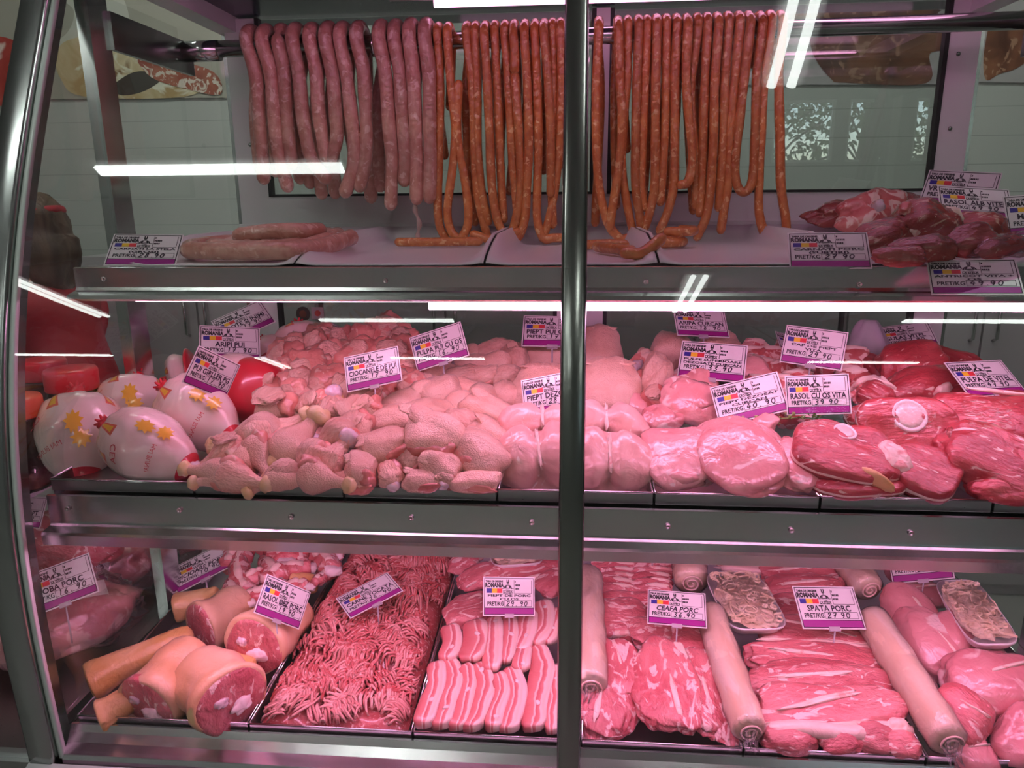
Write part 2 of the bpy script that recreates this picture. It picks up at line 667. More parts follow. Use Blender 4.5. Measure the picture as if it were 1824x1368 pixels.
# deck with its folded steel gutter
b = MB()
prof = [(1.012, .572), (1.016, .580), (1.030, .593), (1.040, .606), (1.046, .617), (1.051, .6165), (1.056, .585), (1.90, .615), (1.90, .56), (1.012, .56)]
b.extrude_x(prof, XL + .005, XR - .005)
part('deck', b, GUTTER)
# base
b = MB(); b.box((XL - .05, 1.0, .09), (XR + .05, 1.96, .558)); part('base_cabinet', b, DARKST)
b = MB(); b.box((XL - .05, 1.06, 0), (XR + .05, 1.9, .09)); part('plinth', b, BLACK)
b = MB(); b.extrude_x([(1.004, .57), (.993, .566), (.990, .545), (.998, .540), (1.004, .54)], XL - .05, XR + .05); part('bumper_strip', b, plain('bumper', (.62, .6, .62), .35))
# rear frames and doors
b = MB()
b.box((XL + .02, 1.89, 1.42), (XR - .02, 1.925, 1.512))
b.box((XL + .02, 1.89, 1.512), (-.772, 1.925, 1.93)); b.box((.846, 1.89, 1.512), (XR - .02, 1.925, 1.93)); b.box((.05, 1.885, 1.512), (.082, 1.925, 1.93))
part('rear_frame', b, WHITE)
b = MB()
b.box((XL + .02, 1.89, 1.0), (-.775, 1.925, 1.42)); b.box((.842, 1.89, 1.0), (XR - .02, 1.925, 1.42)); b.box((-.038, 1.885, 1.0), (.079, 1.925, 1.42))
b.box((XL + .02, 1.892, .96), (XR - .02, 1.925, 1.0)); b.box((XL + .02, 1.89, .6), (XR - .02, 1.92, .96))
part('rear_frame', b, WHITE)
b = MB(); b.box((XL + .02, 1.87, 1.40), (XR - .02, 1.892, 1.445)); part('shelf_upstand', b, WHITE)
for x0, x1, z0, z1 in ((-.772, .05, 1.512, 1.93), (.082, .846, 1.512, 1.93), (-.775, -.038, 1.0, 1.42), (.079, .842, 1.0, 1.42)):
    b = MB(); b.box((x0, 1.906, z0), (x1, 1.910, z1)); d = part('sliding_door', b, REARGL, label='sliding glass rear door')
    b = MB()
    b.box((x0, 1.886, z0), (x1, 1.905, z0 + .006))
    b.box((x0, 1.886, z0), (x0 + .010, 1.905, z1)); b.box((x1 - .010, 1.886, z0), (x1, 1.905, z1))
    sub('gasket', b, BLACK, False, d)
for x, y in ((450, 137), (446, 258), (1707, 96), (1692, 229)):
    p = onY(x, y, 1.889)
    b = MB(); b.lathe([(.005, 0), (.005, .001), (.003, .002)], 12, Matrix.Translation(p) @ Matrix.Rotation(math.pi / 2, 4, 'X')); part('frame_screw', b, DARKST, True)
# ---------------------------------------------------------------- meat colours
SKIN = meat('chicken_skin', (.76, .45, .34), (.84, .57, .45), scale=22, bump=.28, bscale=420, btype='voronoi', rough=.30, coat=.35, sss=.0, vary=.10)
SKINW = meat('chicken_skin_wrinkled', (.74, .41, .31), (.84, .57, .45), scale=26, bump=.9, bscale=110, rough=.30, coat=.2, stretch=(1, 2.2, 1), vary=.16)
CMEAT = meat('chicken_meat', (.68, .24, .19), (.78, .38, .30), fat=(.86, .62, .50), amt=.15, fscale=22, scale=20, bump=.4, bscale=80, rough=.28, coat=.4)
CRED = meat('chicken_red_meat', (.62, .17, .14), (.72, .30, .25), scale=30, bump=.4, rough=.25, coat=.5)
BREAST = meat('chicken_breast_meat', (.80, .43, .38), (.84, .52, .46), fat=(.92, .75, .70), amt=.02, fscale=30, scale=9, bump=.12, bscale=50, stretch=(1, 2, 1), rough=.3, coat=.35, vary=.06)
TURKEY = meat('turkey_breast_meat', (.72, .30, .30), (.80, .43, .41), fat=(.90, .70, .68), amt=.12, fscale=16, scale=10, bump=.3, bscale=45, stretch=(2, 1, 1), rough=.26, coat=.5, vary=.05)
TURKRED = meat('turkey_dark_meat', (.68, .25, .25), (.80, .42, .40), fat=(.90, .68, .64), amt=.22, fscale=14, scale=16, bump=.4, bscale=60, rough=.25, coat=.5)
GRIST = meat('gristle', (.66, .52, .58), (.80, .66, .68), fat=(.85, .55, .50), amt=.25, fscale=60, scale=60, bump=.2, rough=.25, coat=.5)
YSKIN = meat('yellow_skin', (.80, .58, .28), (.84, .66, .42), scale=40, bump=.3, rough=.35)
BEEF = meat('beef', (.38, .035, .045), (.55, .085, .095), fat=(.85, .62, .55), amt=.04, fscale=16, scale=14, bump=.5, bscale=70, stretch=(1, 3, 2), rough=.28, coat=.4, vary=.10, dist=2.5)
BEEFD = meat('aged_beef', (.27, .035, .03), (.42, .085, .07), fat=(.62, .36, .27), amt=.12, fscale=18, scale=14, bump=.5, bscale=70, stretch=(1, 3, 2), rough=.26, coat=.5, dist=2.5)
BEEFM = meat('marbled_beef', (.55, .10, .10), (.70, .22, .20), fat=(.86, .60, .54), amt=.42, fscale=24, scale=24, bump=.4, rough=.3, coat=.3, dist=2)
FAT = meat('beef_fat', (.86, .64, .54), (.90, .74, .66), fat=(.80, .40, .36), amt=.18, fscale=26, scale=30, bump=.4, rough=.4, coat=.2, vary=.05)
BONE = meat('bone', (.84, .70, .68), (.90, .80, .78), scale=40, bump=.2, rough=.35, vary=.04)
PORK = meat('pork', (.54, .11, .13), (.70, .23, .24), fat=(.88, .64, .60), amt=.20, fscale=15, scale=14, bump=.8, bscale=80, stretch=(1, 2.2, 1.5), rough=.3, coat=.35, vary=.08, dist=2.2)
PORKN = meat('pork_neck_meat', (.56, .115, .135), (.72, .24, .25), fat=(.89, .62, .59), amt=.34, fscale=13, scale=14, bump=.8, bscale=80, stretch=(1, 2.0, 1.5), rough=.3, coat=.35, vary=.06, dist=3)
PORKL = meat('pork_leg_meat', (.66, .23, .25), (.76, .35, .36), fat=(.88, .62, .60), amt=.14, fscale=9, scale=8, bump=.3, bscale=50, rough=.27, coat=.4, vary=.08)
RIND = meat('pork_rind', (.84, .60, .52), (.90, .70, .62), scale=18, bump=.2, rough=.35, coat=.2, vary=.05)
TAN = meat('singed_pork_skin', (.68, .38, .12), (.80, .52, .26), scale=14, bump=.35, bscale=90, rough=.38, coat=.2, c3=(.48, .22, .08))
PALETAN = meat('pale_pork_skin', (.74, .42, .22), (.86, .60, .42), scale=7, c3=(.87, .62, .50), bump=.25, bscale=90, rough=.38, coat=.2)
RIBM = meat('rib_meat', (.56, .10, .11), (.72, .25, .25), fat=(.86, .55, .52), amt=.30, fscale=14, stretch=(.6, 2, 2), scale=18, bump=.6, bscale=60, rough=.27, coat=.5, dist=2.5)
THICK = meat('thick_sausage', (.56, .25, .19), (.68, .36, .29), fat=(.78, .50, .43), amt=.22, fscale=60, scale=45, bump=.5, bscale=110, rough=.3, coat=.4, dist=.6)
THIN = meat('thin_sausage', (.58, .15, .04), (.70, .24, .07), fat=(.84, .46, .22), amt=.20, fscale=85, scale=55, bump=.45, bscale=130, rough=.28, coat=.45, dist=.6)
MINCE0 = meat('minced_meat', (.50, .09, .09), (.74, .30, .28), fat=(.88, .62, .58), amt=.30, fscale=34, scale=34, bump=.3, bscale=120, rough=.28, coat=.4)
GIBLET = meat('giblets', (.44, .10, .10), (.56, .18, .17), scale=30, bump=.3, rough=.22, coat=.7)


def mince_mat():
    ma, nt, b_ = nmat('minced_meat')
    at_ = nt.nodes.new('ShaderNodeAttribute')
    at_.attribute_name = 'tone'
    n = nt.nodes.new('ShaderNodeTexNoise')
    tc = nt.nodes.new('ShaderNodeTexCoord')
    n.inputs['Scale'].default_value = 150
    nt.links.new(tc.outputs['Object'], n.inputs['Vector'])
    bp = nt.nodes.new('ShaderNodeBump')
    bp.inputs['Strength'].default_value = .5
    bp.inputs['Distance'].default_value = .003
    nt.links.new(n.outputs[0], bp.inputs['Height'])
    nt.links.new(bp.outputs[0], b_.inputs['Normal'])
    mx = nt.nodes.new('ShaderNodeMix')
    mx.data_type = 'RGBA'
    mx.inputs[7].default_value = (.82, .50, .46, 1)
    gt = nt.nodes.new('ShaderNodeMapRange')
    gt.inputs[1].default_value = .58
    gt.inputs[2].default_value = .72
    nt.links.new(n.outputs[0], gt.inputs[0])
    nt.links.new(gt.outputs[0], mx.inputs[0])
    nt.links.new(at_.outputs['Color'], mx.inputs[6])
    nt.links.new(mx.outputs[2], b_.inputs['Base Color'])
    b_.inputs['Roughness'].default_value = .26
    b_.inputs['Coat Weight'].default_value = .5
    return ma


MINCE = mince_mat()
FILM = glassy('cling_film', (.98, .98, .98), 1.45, .05, haze=.03, bump=.35, bscale=70, mult=.75)
BAGF = glassy('milky_bag', (.93, .92, .95), 1.4, .18, haze=.30, hazecol=(.85, .82, .88), bump=.4, bscale=40)
FOAM = plain('white_foam', (.86, .86, .86), .5)
PLTRAY = plain('white_plastic', (.80, .78, .80), .3)
RED = plain('red_plastic', (.75, .03, .05), .3)


def belly_mat():
    """lean and fat in bands across the slice"""
    ma, nt, b = nmat('pork_belly')
    N = nt.nodes.new
    L = nt.links.new
    uv = N('ShaderNodeUVMap')
    oi = N('ShaderNodeObjectInfo')
    sp = N('ShaderNodeSeparateXYZ')
    tc = N('ShaderNodeTexCoord')
    L(uv.outputs[0], sp.inputs[0])
    n = N('ShaderNodeTexNoise')
    n.inputs['Scale'].default_value = 15
    n.inputs['Detail'].default_value = 4
    va = N('ShaderNodeVectorMath')
    L(tc.outputs['Object'], va.inputs[0])
    L(oi.outputs['Random'], va.inputs[1])
    va.operation = 'ADD'
    L(va.outputs[0], n.inputs['Vector'])
    ms = N('ShaderNodeMath')
    ms.operation = 'MULTIPLY_ADD'
    ms.inputs[1].default_value = .50
    L(n.outputs[0], ms.inputs[0])
    rs = N('ShaderNodeMath')
    rs.operation = 'MULTIPLY_ADD'
    rs.inputs[1].default_value = .26
    L(oi.outputs['Random'], rs.inputs[0])
    L(sp.outputs[1], rs.inputs[2])
    L(rs.outputs[0], ms.inputs[2])
    m2 = N('ShaderNodeMath')
    m2.operation = 'SUBTRACT'
    m2.inputs[1].default_value = .38
    L(ms.outputs[0], m2.inputs[0])
    cr = N('ShaderNodeValToRGB')
    pk, pk2, ft = (.60, .14, .15, 1), (.72, .26, .25, 1), (.89, .66, .62, 1)
    e = cr.color_ramp.elements
    e[0].position = 0; e[0].color = pk
    e[1].position = .40; e[1].color = pk2
    for p, c in ((.44, ft), (.48, ft), (.52, pk), (.66, pk2), (.71, ft), (.86, (.86, .60, .52, 1)), (.93, ft)):
        q = e.new(p)
        q.color = c
    L(m2.outputs[0], cr.inputs[0])
    L(cr.outputs[0], b.inputs['Base Color'])
    b.inputs['Roughness'].default_value = .3
    b.inputs['Coat Weight'].default_value = .35
    bp = N('ShaderNodeBump')
    bp.inputs['Strength'].default_value = .3
    bp.inputs['Distance'].default_value = .004
    n4 = N('ShaderNodeTexNoise')
    n4.inputs['Scale'].default_value = 70
    L(tc.outputs['Object'], n4.inputs['Vector'])
    L(n4.outputs[0], bp.inputs['Height'])
    L(bp.outputs[0], b.inputs['Normal'])
    return ma


BELLY = belly_mat()

# ---------------------------------------------------------------- shape makers (metres, long axis = x, up = z)
SEED = [0]


def seed():
    SEED[0] += 1
    return SEED[0] * 3.17


def blob(L, W, H, nu=30, nv=20, amp=.10, fr=2.2, fine=.03, ffr=7, p=2.4, taper=0., pear=0., bend=0., groove=0., flat=.35, skirt=0, fold=0., sd=None):
    """rounded lump. taper: narrower at +x; groove: crease along x on top; fold: soft wrinkles across; flat: flattened underside"""
    sd = seed() if sd is None else sd
    v, f = [], []
    for i in range(nv + 1):
        th = math.pi * i / nv
        cx, sx = math.cos(th), math.sin(th)
        for j in range(nu):
            ph = 2 * math.pi * j / nu
            cy, cz = math.cos(ph), math.sin(ph)
            q = lambda a: math.copysign(abs(a) ** (2 / p), a)
            x, y, z = q(cx), q(sx) * q(cy), q(sx) * q(cz)
            k = 1 + amp * nz(x * fr * .5 + sd, y * fr * .5, z * fr * .5) * 2 + fine * nz(x * ffr * .5, y * ffr * .5 + sd, z * ffr * .5) * 2
            if fold:
                k += fold * abs(math.sin(x * 9 + 3 * nz(x + sd, y * 1.5, z) + sd)) ** .6 - fold * .5
            wv = 1 - taper * x
            if pear:
                wv *= 1 - pear * (max(0, x) ** 2)
            if groove and z > -.2:
                k *= 1 - groove * math.exp(-(y / .16) ** 2)
                x -= groove * .55 * math.exp(-(y / .2) ** 2) * x
            z2 = z if z > 0 else z * (1 - flat)
            X = x * k * L / 2
            Y = y * k * wv * W / 2
            Z = z2 * k * (1 - taper * .5 * x) * H / 2
            Y += bend * L * ((X / L * 2) ** 2 - .3) * .5
            v.append((X, Y, Z))
    for i in range(nv):
        for j in range(nu):
            j2 = (j + 1) % nu
            f.append((i * nu + j, (i + 1) * nu + j, (i + 1) * nu + j2, i * nu + j2))
    return MB().add(v, f)


def lathe_x(prof, n=20, amp=.06, fr=18, sd=None, sq=1.0, bend=0):
    """solid of revolution along x. prof: (x, r); sq flattens z"""
    sd = seed() if sd is None else sd
    v, f = [], []
    for x, r in prof:
        for j in range(n):
            q = 2 * math.pi * j / n
            y, z = math.cos(q), math.sin(q)
            k = r * (1 + amp * 2 * nz(x * fr + sd, y * .9, z * .9))
            v.append((x, y * k + bend * x * x * 8, z * k * sq))
    m_ = len(prof)
    for i in range(m_ - 1):
        for j in range(n):
            j2 = (j + 1) % n
            f.append((i * n + j, i * n + j2, (i + 1) * n + j2, (i + 1) * n + j))
    f += [tuple(range(n))[::-1], tuple((m_ - 1) * n + j for j in range(n))]
    return MB().add(v, f)


def slab(outline, T, n=44, amp=.10, dome=.0, bumpy=.12, sd=None, rnd=.35, wave=0.0):
    """thick slice: outline(angle) -> (x, y) in metres, thickness T with soft edges"""
    sd = seed() if sd is None else sd
    v, f = [], []
    rings = [(.0, 1), (.35, 1), (.62, 1), (.82, .98), (.93, .88), (.985, .6), (1, .15), (1, -.35), (.97, -.8), (.85, -1), (.4, -1), (.0, -1)]
    for r, h in rings:
        for j in range(n):
            q = 2 * math.pi * j / n
            x, y = outline(q)
            k = r * (1 + amp * nz(math.cos(q) * 1.4 + sd, math.sin(q) * 1.4, sd))
            x, y = x * k, y * k
            z = h * T / 2
            if h > 0:
                z += T * bumpy * 2 * nz(x * 26 + sd, y * 26, 1) + dome * T * (1 - r * r)
            z += wave * math.sin(x * 30 + sd)
            v.append((x, y, z))
    for i in range(len(rings) - 1):
        for j in range(n):
            j2 = (j + 1) % n
            f.append((i * n + j, (i + 1) * n + j, (i + 1) * n + j2, i * n + j2))
    return MB().add(v, f)


def oval(L, W, p=2.3, k=0.):
    def o(q):
        c, s_ = math.cos(q), math.sin(q)
        x = math.copysign(abs(c) ** (2 / p), c) * L / 2
        y = math.copysign(abs(s_) ** (2 / p), s_) * W / 2 * (1 - k * c)
        return x, y
    return o


def smooth_path(pts, per=6):
    """Catmull-Rom through the points"""
    P = [Vector(p) for p in pts]
    P = [P[0] * 2 - P[1]] + P + [P[-1] * 2 - P[-2]]
    out = []
    for i in range(1, len(P) - 2):
        a, b_, c, d = P[i - 1:i + 3]
        for k in range(per):
            t = k / per
            out.append(.5 * ((2 * b_) + (c - a) * t + (2 * a - 5 * b_ + 4 * c - d) * t * t + (3 * b_ - a - 3 * c + d) * t ** 3))
    out.append(P[-2])
    return out


def sausage_mb(path, r, sd=None, ends=(1, 1), n=10, lump=.10, pinch=()):
    sd = seed() if sd is None else sd
    k = len(path)
    pts, rr = [], []
    L = [0]
    for i in range(1, k):
        L.append(L[-1] + (path[i] - path[i - 1]).length)
    tot = L[-1]
    d0 = (path[0] - path[1]).normalized()
    d1 = (path[-1] - path[-2]).normalized()
    for a, b_ in ((.9, .25), (.62, .7)):
        pts.append(path[0] + d0 * r * a); rr.append(r * b_ if ends[0] else r * b_)
    for i, p in enumerate(path):
        q = r * (1 + lump * 2 * nz(L[i] * 22 + sd, sd, .5))
        for c in pinch:
            q *= 1 - .55 * math.exp(-((L[i] - c * tot) / .008) ** 2)
        pts.append(p); rr.append(q)
    for a, b_ in ((.62, .7), (.9, .25)):
        pts.append(path[-1] + d1 * r * a); rr.append(r * b_)
    return MB().tube(pts, rr, n)


NUM = ['first', 'second', 'third', 'fourth', 'fifth', 'sixth', 'seventh', 'eighth', 'ninth', 'tenth', 'eleventh', 'twelfth', 'thirteenth', 'fourteenth', 'fifteenth', 'sixteenth', 'seventeenth', 'eighteenth', 'nineteenth', 'twentieth']


# heaps: (Y of a point, its height, slope towards the back)
PL_TOP = (1.19, 1.412, 0.0)
PL_MID = (1.12, 1.072, .17)
PL_LOW = (1.05, .634, .075)


def raised(pl, dz):
    return pl[0], pl[1] + dz, pl[2]


def pose(x1, y1, x2, y2, pl, lay=.9, dz=0.):
    """a standing place on the heap: x axis from the first to the second picked point, in a plane that leans back with slope `lay`"""
    c = at((x1 + x2) / 2, (y1 + y2) / 2, raised(pl, dz))
    n = Vector((0, -lay, 1)).normalized()
    a, b_ = onP(x1, y1, c, n), onP(x2, y2, c, n)
    xa = b_ - a
    L = xa.length
    xa.normalize()
    ya = n.cross(xa)
    M = Matrix((xa, ya, n)).transposed().to_4x4()
    M.translation = (a + b_) / 2
    return M, L, depth(c) / F


def thing(name, M, parts, label, cat, group=None):
    """parts: (name, MB, material[, children]). One part: the thing is that mesh"""
    if len(parts) == 1 and len(parts[0]) == 3:
        pn, mb, ma = parts[0]
        o = ob(name, mb.mesh(name, ma, True), None, M)
        return tag(o, label, cat, group)
    r = empty(name, M, label, cat, group)
    for p_ in parts:
        o = sub(p_[0], p_[1], p_[2], True, r)
        for c in (p_[3] if len(p_) > 3 else ()):
            sub(c[0], c[1], c[2], True, o)
    return r


def moved(mb, M):
    mb.v = [tuple(M @ Vector(a)) for a in mb.v]
    return mb


def T(x, y, z, rz=0, ry=0, rx=0):
    return Matrix.Translation((x, y, z)) @ Matrix.Rotation(rz, 4, 'Z') @ Matrix.Rotation(ry, 4, 'Y') @ Matrix.Rotation(rx, 4, 'X')


# ---------------------------------------------------------------- steel trays of the middle shelf and of the deck
def steel_tray(x0, x1, y0, y1, zf, slope, hgt, label, group, wall=.0016):
    r = empty('steel_tray', ((x0 + x1) / 2, (y0 + y1) / 2, zf - hgt), label, 'tray', group)
    x0 += .0022; x1 -= .0022
    z = lambda y: zf + slope * (y - y0)
    b = MB()
    o = [(x0, y0), (x1, y0), (x1, y1), (x0, y1)]
    i_ = [(x0 + wall, y0 + wall), (x1 - wall, y0 + wall), (x1 - wall, y1 - wall), (x0 + wall, y1 - wall)]
    ot, it = [(x, y, z(y)) for x, y in o], [(x, y, z(y)) for x, y in i_]
    obm, ib = [(x, y, z(y) - hgt) for x, y in o], [(x, y, z(y) - hgt + wall) for x, y in i_]
    v = ot + it + obm + ib
    f = []
    for k in range(4):
        k2 = (k + 1) % 4
        f += [(k, k2, 4 + k2, 4 + k), (8 + k2, 8 + k, k, k2)[::-1], (4 + k, 4 + k2, 12 + k2, 12 + k)]
    f += [(8, 9, 10, 11)[::-1], (12, 13, 14, 15)]
    b.add(v, f)
    obw('pan', b.mesh('pan', SHEET), r)
    b = MB()
    for k in range(4):
        b.cyl(ot[k], ot[(k + 1) % 4], .0019, 8)
    obw('rim', b.mesh('rim', POLISH, True), r)
    return r


MX = [-.862, -.614, -.363, -.115, .131, .382, .634, .888]
for k, what in enumerate(('bagged whole chickens', 'chicken drumsticks', 'chicken leg quarters', 'chicken breasts', 'turkey cuts', 'beef shank slices', 'large veal leg cuts')):
    steel_tray(MX[k], MX[k + 1], 1.088, 1.80, 1.056, .03, .020 if False else .0195, 'long steel tray holding the ' + what, 'steel trays on the middle shelf')
BX = [-.859, -.548, -.261, .023, .288, .575, .862]
for k, what in enumerate(('singed pork knuckles and rib bones', 'minced meat', 'sliced pork belly', 'pork neck slices', 'pork shoulder slices', 'large pork leg cuts')):
    steel_tray(BX[k], BX[k + 1], 1.0555, 1.80, .627, .062, .037, 'steel tray on the deck holding the ' + what, 'steel trays on the lower deck')

# ---------------------------------------------------------------- hanging sausages
YR, ZR = 1.7, 1.833


def hang(front, r, dy=0., back=None, first_front=True):
    """front: picked points from the top down, on the near side; back: how far (in picked rows) the far leg hangs, or a second front leg"""
    Yf = YR - .0175 - r - .002 + dy
    p0 = onY(front[0][0], front[0][1], YR)
    low = [onY(x, y, Yf) for x, y in front[1:]]
    for q in low:
        q.z = max(q.z, 1.4075 + r)
    sidez = ZR + .0082 * p0.x
    top = Vector((p0.x, YR, sidez + .0175 + r + .001))
    fr = [Vector((p0.x, Yf - .001, sidez))] + [q for q in low if q.z < sidez - .02]
    Yb = YR + .0175 + r + .002
    bk = [Vector((p0.x, Yb, sidez))]
    if back:
        for x, y in back:
            q = onY(x, y, Yb)
            q.z = max(q.z, 1.4075 + r)
            bk.append(q)
    arch = [Vector((p0.x, YR - .0215 - r * .6, sidez + .014 + r * .6)), top, Vector((p0.x, YR + .0215 + r * .6, sidez + .012 + r * .55))]
    return smooth_path(fr[::-1] + arch + bk)


thick = [
    ([(450, 55), (455, 130), (461, 200), (466, 265), (470, 318)], [(455, 200), (463, 300)], ()),
    ([(478, 60), (482, 130), (489, 210), (497, 275), (512, 332)], [(480, 220), (490, 305)], ()),
    ([(505, 60), (505, 120), (510, 192), (514, 240), (520, 292)], [(515, 200), (535, 318)], (.42,)),
    ([(531, 55), (532, 130), (540, 210), (554, 280), (580, 318)], [(528, 200), (552, 326)], ()),
    ([(560, 50), (563, 130), (568, 200), (577, 262), (582, 284)], [(563, 200), (573, 345)], ()),
    ([(588, 50), (592, 130), (598, 200), (600, 245), (590, 284)], [(590, 200), (597, 344)], ()),
    ([(614, 55), (617, 130), (625, 200), (632, 262), (628, 305), (615, 342)], [(620, 200), (640, 320)], ()),
    ([(643, 58), (648, 130), (652, 210), (652, 270), (641, 332)], [(655, 200), (661, 352)], ()),
    ([(682, 50), (686, 130), (692, 210), (698, 285), (696, 364)], [(672, 200), (677, 332)], ()),
    ([(708, 50), (712, 130), (717, 210), (722, 275), (720, 322)], [(705, 250)], ()),
    ([(735, 55), (736, 130), (740, 210), (742, 290), (742, 354)], [(735, 280)], ()),
    ([(762, 55), (764, 130), (765, 210), (766, 290), (765, 352)], [(765, 300)], ()),
]
for k, (fr, bk, pin) in enumerate(thick):
    mb = sausage_mb(hang(fr, .0152, R.uniform(-.004, .004), bk), .0150, n=14, lump=.05, pinch=pin)
    lab = 'thick raw sausage draped over the steel rail, %s from the left' % NUM[k]
    if k in (10,):
        r_ = empty('thick_sausage', onY(fr[0][0], fr[0][1], YR), lab + ', casing tail dangling', 'sausage', 'thick sausages on the rail')
        obw('link', mb.mesh('link', THICK, True), r_)
        e = onY(742, 356, YR - .034)
        pts = smooth_path([e, e + Vector((-.004, 0, -.022)), e + Vector((.004, .002, -.05)), e + Vector((-.001, .004, -.075)), Vector((e.x - .003, YR - .03, 1.412))])
        t = MB().tube(pts, [.008, .006] + [.0025 + .0035 * abs(math.sin(i * .45)) for i in range(len(pts) - 3)] + [.001], 7)
        obw('casing_tail', t.mesh('casing_tail', glassy('casing', (.9, .8, .76), 1.4, .2, haze=.5, hazecol=(.8, .6, .55)), True), r_)
    else:
        tag(ob('thick_sausage', mb.mesh('thick_sausage', THICK, True)), lab, 'sausage', 'thick sausages on the rail')

thin = [  # near leg from the top down, [a second near leg making a loop], depth shift
    ([(783, 50), (784, 150), (783, 260), (780, 360), (783, 402), (794, 441)], None, 0),
    ([(801, 50), (803, 150), (811, 230), (806, 300), (797, 370), (802, 408), (818, 424), (832, 405), (834, 370), (826, 310), (814, 235), (817, 150), (816, 64)], 1, -.004),
    ([(834, 50), (838, 130), (843, 200), (846, 300), (853, 360), (862, 398), (869, 425)], None, .002),
    ([(849, 50), (850, 150), (851, 260), (858, 340), (870, 395)], None, 0),
    ([(866, 50), (868, 150), (872, 240), (876, 330), (886, 392), (903, 418), (918, 395), (927, 330), (924, 230), (917, 135)], 2, -.010),
    ([(883, 50), (885, 150), (889, 240), (893, 330), (897, 391)], None, .004),
    ([(901, 50), (906, 150), (911, 250), (917, 330), (921, 372)], None, 0),
    ([(917, 50), (917, 90), (917, 126)], None, -.012),
    ([(936, 50), (939, 150), (942, 250), (939, 330), (935, 390), (922, 424), (905, 440)], None, -.012),
    ([(954, 48), (957, 150), (959, 250), (957, 330), (957, 390), (968, 424), (985, 434), (1002, 437)], None, -.006),
    ([(970, 48), (975, 130), (980, 220), (981, 300), (981, 344)], None, -.012),
    ([(985, 45), (985, 130), (984, 230), (982, 320), (985, 400)], None, .003),
    ([(999, 46), (1000, 150), (997, 250), (988, 340), (975, 400), (966, 424)], None, -.002),
    ([(1030, 46), (1029, 150), (1028, 260), (1030, 360), (1030, 420)], None, 0),
    ([(1066, 42), (1062, 150), (1062, 250), (1067, 330), (1082, 395), (1103, 432), (1120, 428), (1133, 436)], None, -.006),
    ([(1100, 42), (1103, 130), (1108, 210), (1103, 290), (1091, 370), (1086, 405)], None, -.012),
    ([(1117, 42), (1117, 130), (1111, 220), (1108, 300), (1120, 380), (1130, 425)], None, .002),
    ([(1136, 42), (1134, 150), (1132, 250), (1132, 330), (1140, 390), (1142, 424), (1128, 438)], None, -.004),
    ([(1151, 40), (1149, 150), (1145, 240), (1142, 330), (1148, 370)], None, .002),
    ([(1168, 40), (1168, 150), (1167, 250), (1166, 330), (1158, 375), (1149, 405)], None, -.006),
    ([(1185, 40), (1186, 150), (1184, 240), (1178, 330), (1176, 360)], None, 0),
    ([(1203, 38), (1202, 150), (1202, 250), (1200, 330), (1189, 378), (1175, 411)], None, -.004),
    ([(1221, 38), (1222, 130), (1227, 210), (1233, 280), (1226, 322), (1212, 330)], None, -.012),
    ([(1240, 38), (1236, 110), (1230, 170), (1238, 280), (1239, 368)], None, .004),
    ([(1257, 38), (1255, 150), (1252, 250), (1249, 340), (1246, 380)], None, 0),
    ([(1275, 38), (1273, 150), (1271, 240), (1266, 330), (1258, 385), (1241, 432)], None, -.006),
    ([(1294, 36), (1291, 150), (1288, 250), (1283, 330), (1280, 370)], None, 0),
    ([(1313, 36), (1308, 150), (1301, 240), (1298, 320), (1290, 372), (1284, 410)], None, -.002),
    ([(1330, 36), (1327, 130), (1317, 220), (1309, 300), (1316, 336), (1330, 340), (1341, 315), (1345, 230), (1348, 130), (1350, 60)], 2, -.010),
    ([(1368, 36), (1361, 150), (1356, 240), (1352, 330), (1353, 385), (1366, 425), (1384, 439), (1397, 430), (1400, 395), (1391, 330), (1389, 230), (1387, 130), (1386, 60)], 2, -.004),
]
RT = .0098
nths = {'left': 0, 'right': 0}
for k, (fr, loop, dy) in enumerate(thin):
    side = 'left' if fr[0][0] < 1000 else 'right'
    if fr[0][0] == 1030:
        lab = 'thin orange sausage on the rail hidden behind the dark steel mullion'
    elif loop:
        lab = 'thin orange sausage hanging in a long closed loop, ' + {801: 'crossed, left end of the thin ones', 866: 'centred just left of the mullion', 1330: 'small loop near the right end', 1368: 'rightmost of all, reaching the tray'}[fr[0][0]]
    else:
        nths[side] += 1
        lab = 'thin orange sausage %s of the mullion, %s straight one from the left' % (side, NUM[nths[side] - 1])
    if fr[0][0] == 917:
        lab = 'thin orange sausage with its short blunt end high on the rail'
    if fr[0][0] == 1221:
        lab = 'thin orange sausage curled up in a hook at its lower end'
    xb = fr[0][0]
    if loop == 2:
        a = hang(fr[:1] + fr[1:-1], RT, dy, None)
        top2 = fr[-1]
        # the far end of the loop climbs to the rail and over it
        Yf = YR - .0175 - RT - .002 + dy
        p = onY(top2[0], top2[1], YR)
        if top2[1] < 100:
            zz = ZR + .0082 * p.x
            tail = [Vector((p.x, Yf + .002, zz)), Vector((p.x, YR - .027, zz + .017)), Vector((p.x, YR, zz + .0285)), Vector((p.x, YR + .027, zz + .017)), Vector((p.x, YR + .03, zz - .06))]
            path = a[::-1][:-1] + smooth_path([a[0]] + tail)
            path = path
        else:
            path = a[::-1] + [onY(top2[0], top2[1], Yf)]
    elif loop == 1:
        a = hang(fr, RT, dy, [(xb, 190)])
        path = a
    else:
        path = hang(fr, RT, dy, [(xb + R.uniform(-8, 8), 180), (xb + R.uniform(-14, 14), R.uniform(260, 400))])
    mb = sausage_mb(path, RT, n=10, lump=.05)
    tag(ob('thin_sausage', mb.mesh('thin_sausage', THIN, True)), lab, 'sausage', 'thin sausages on the rail')

# ---------------------------------------------------------------- white trays on the top shelf and what lies in them


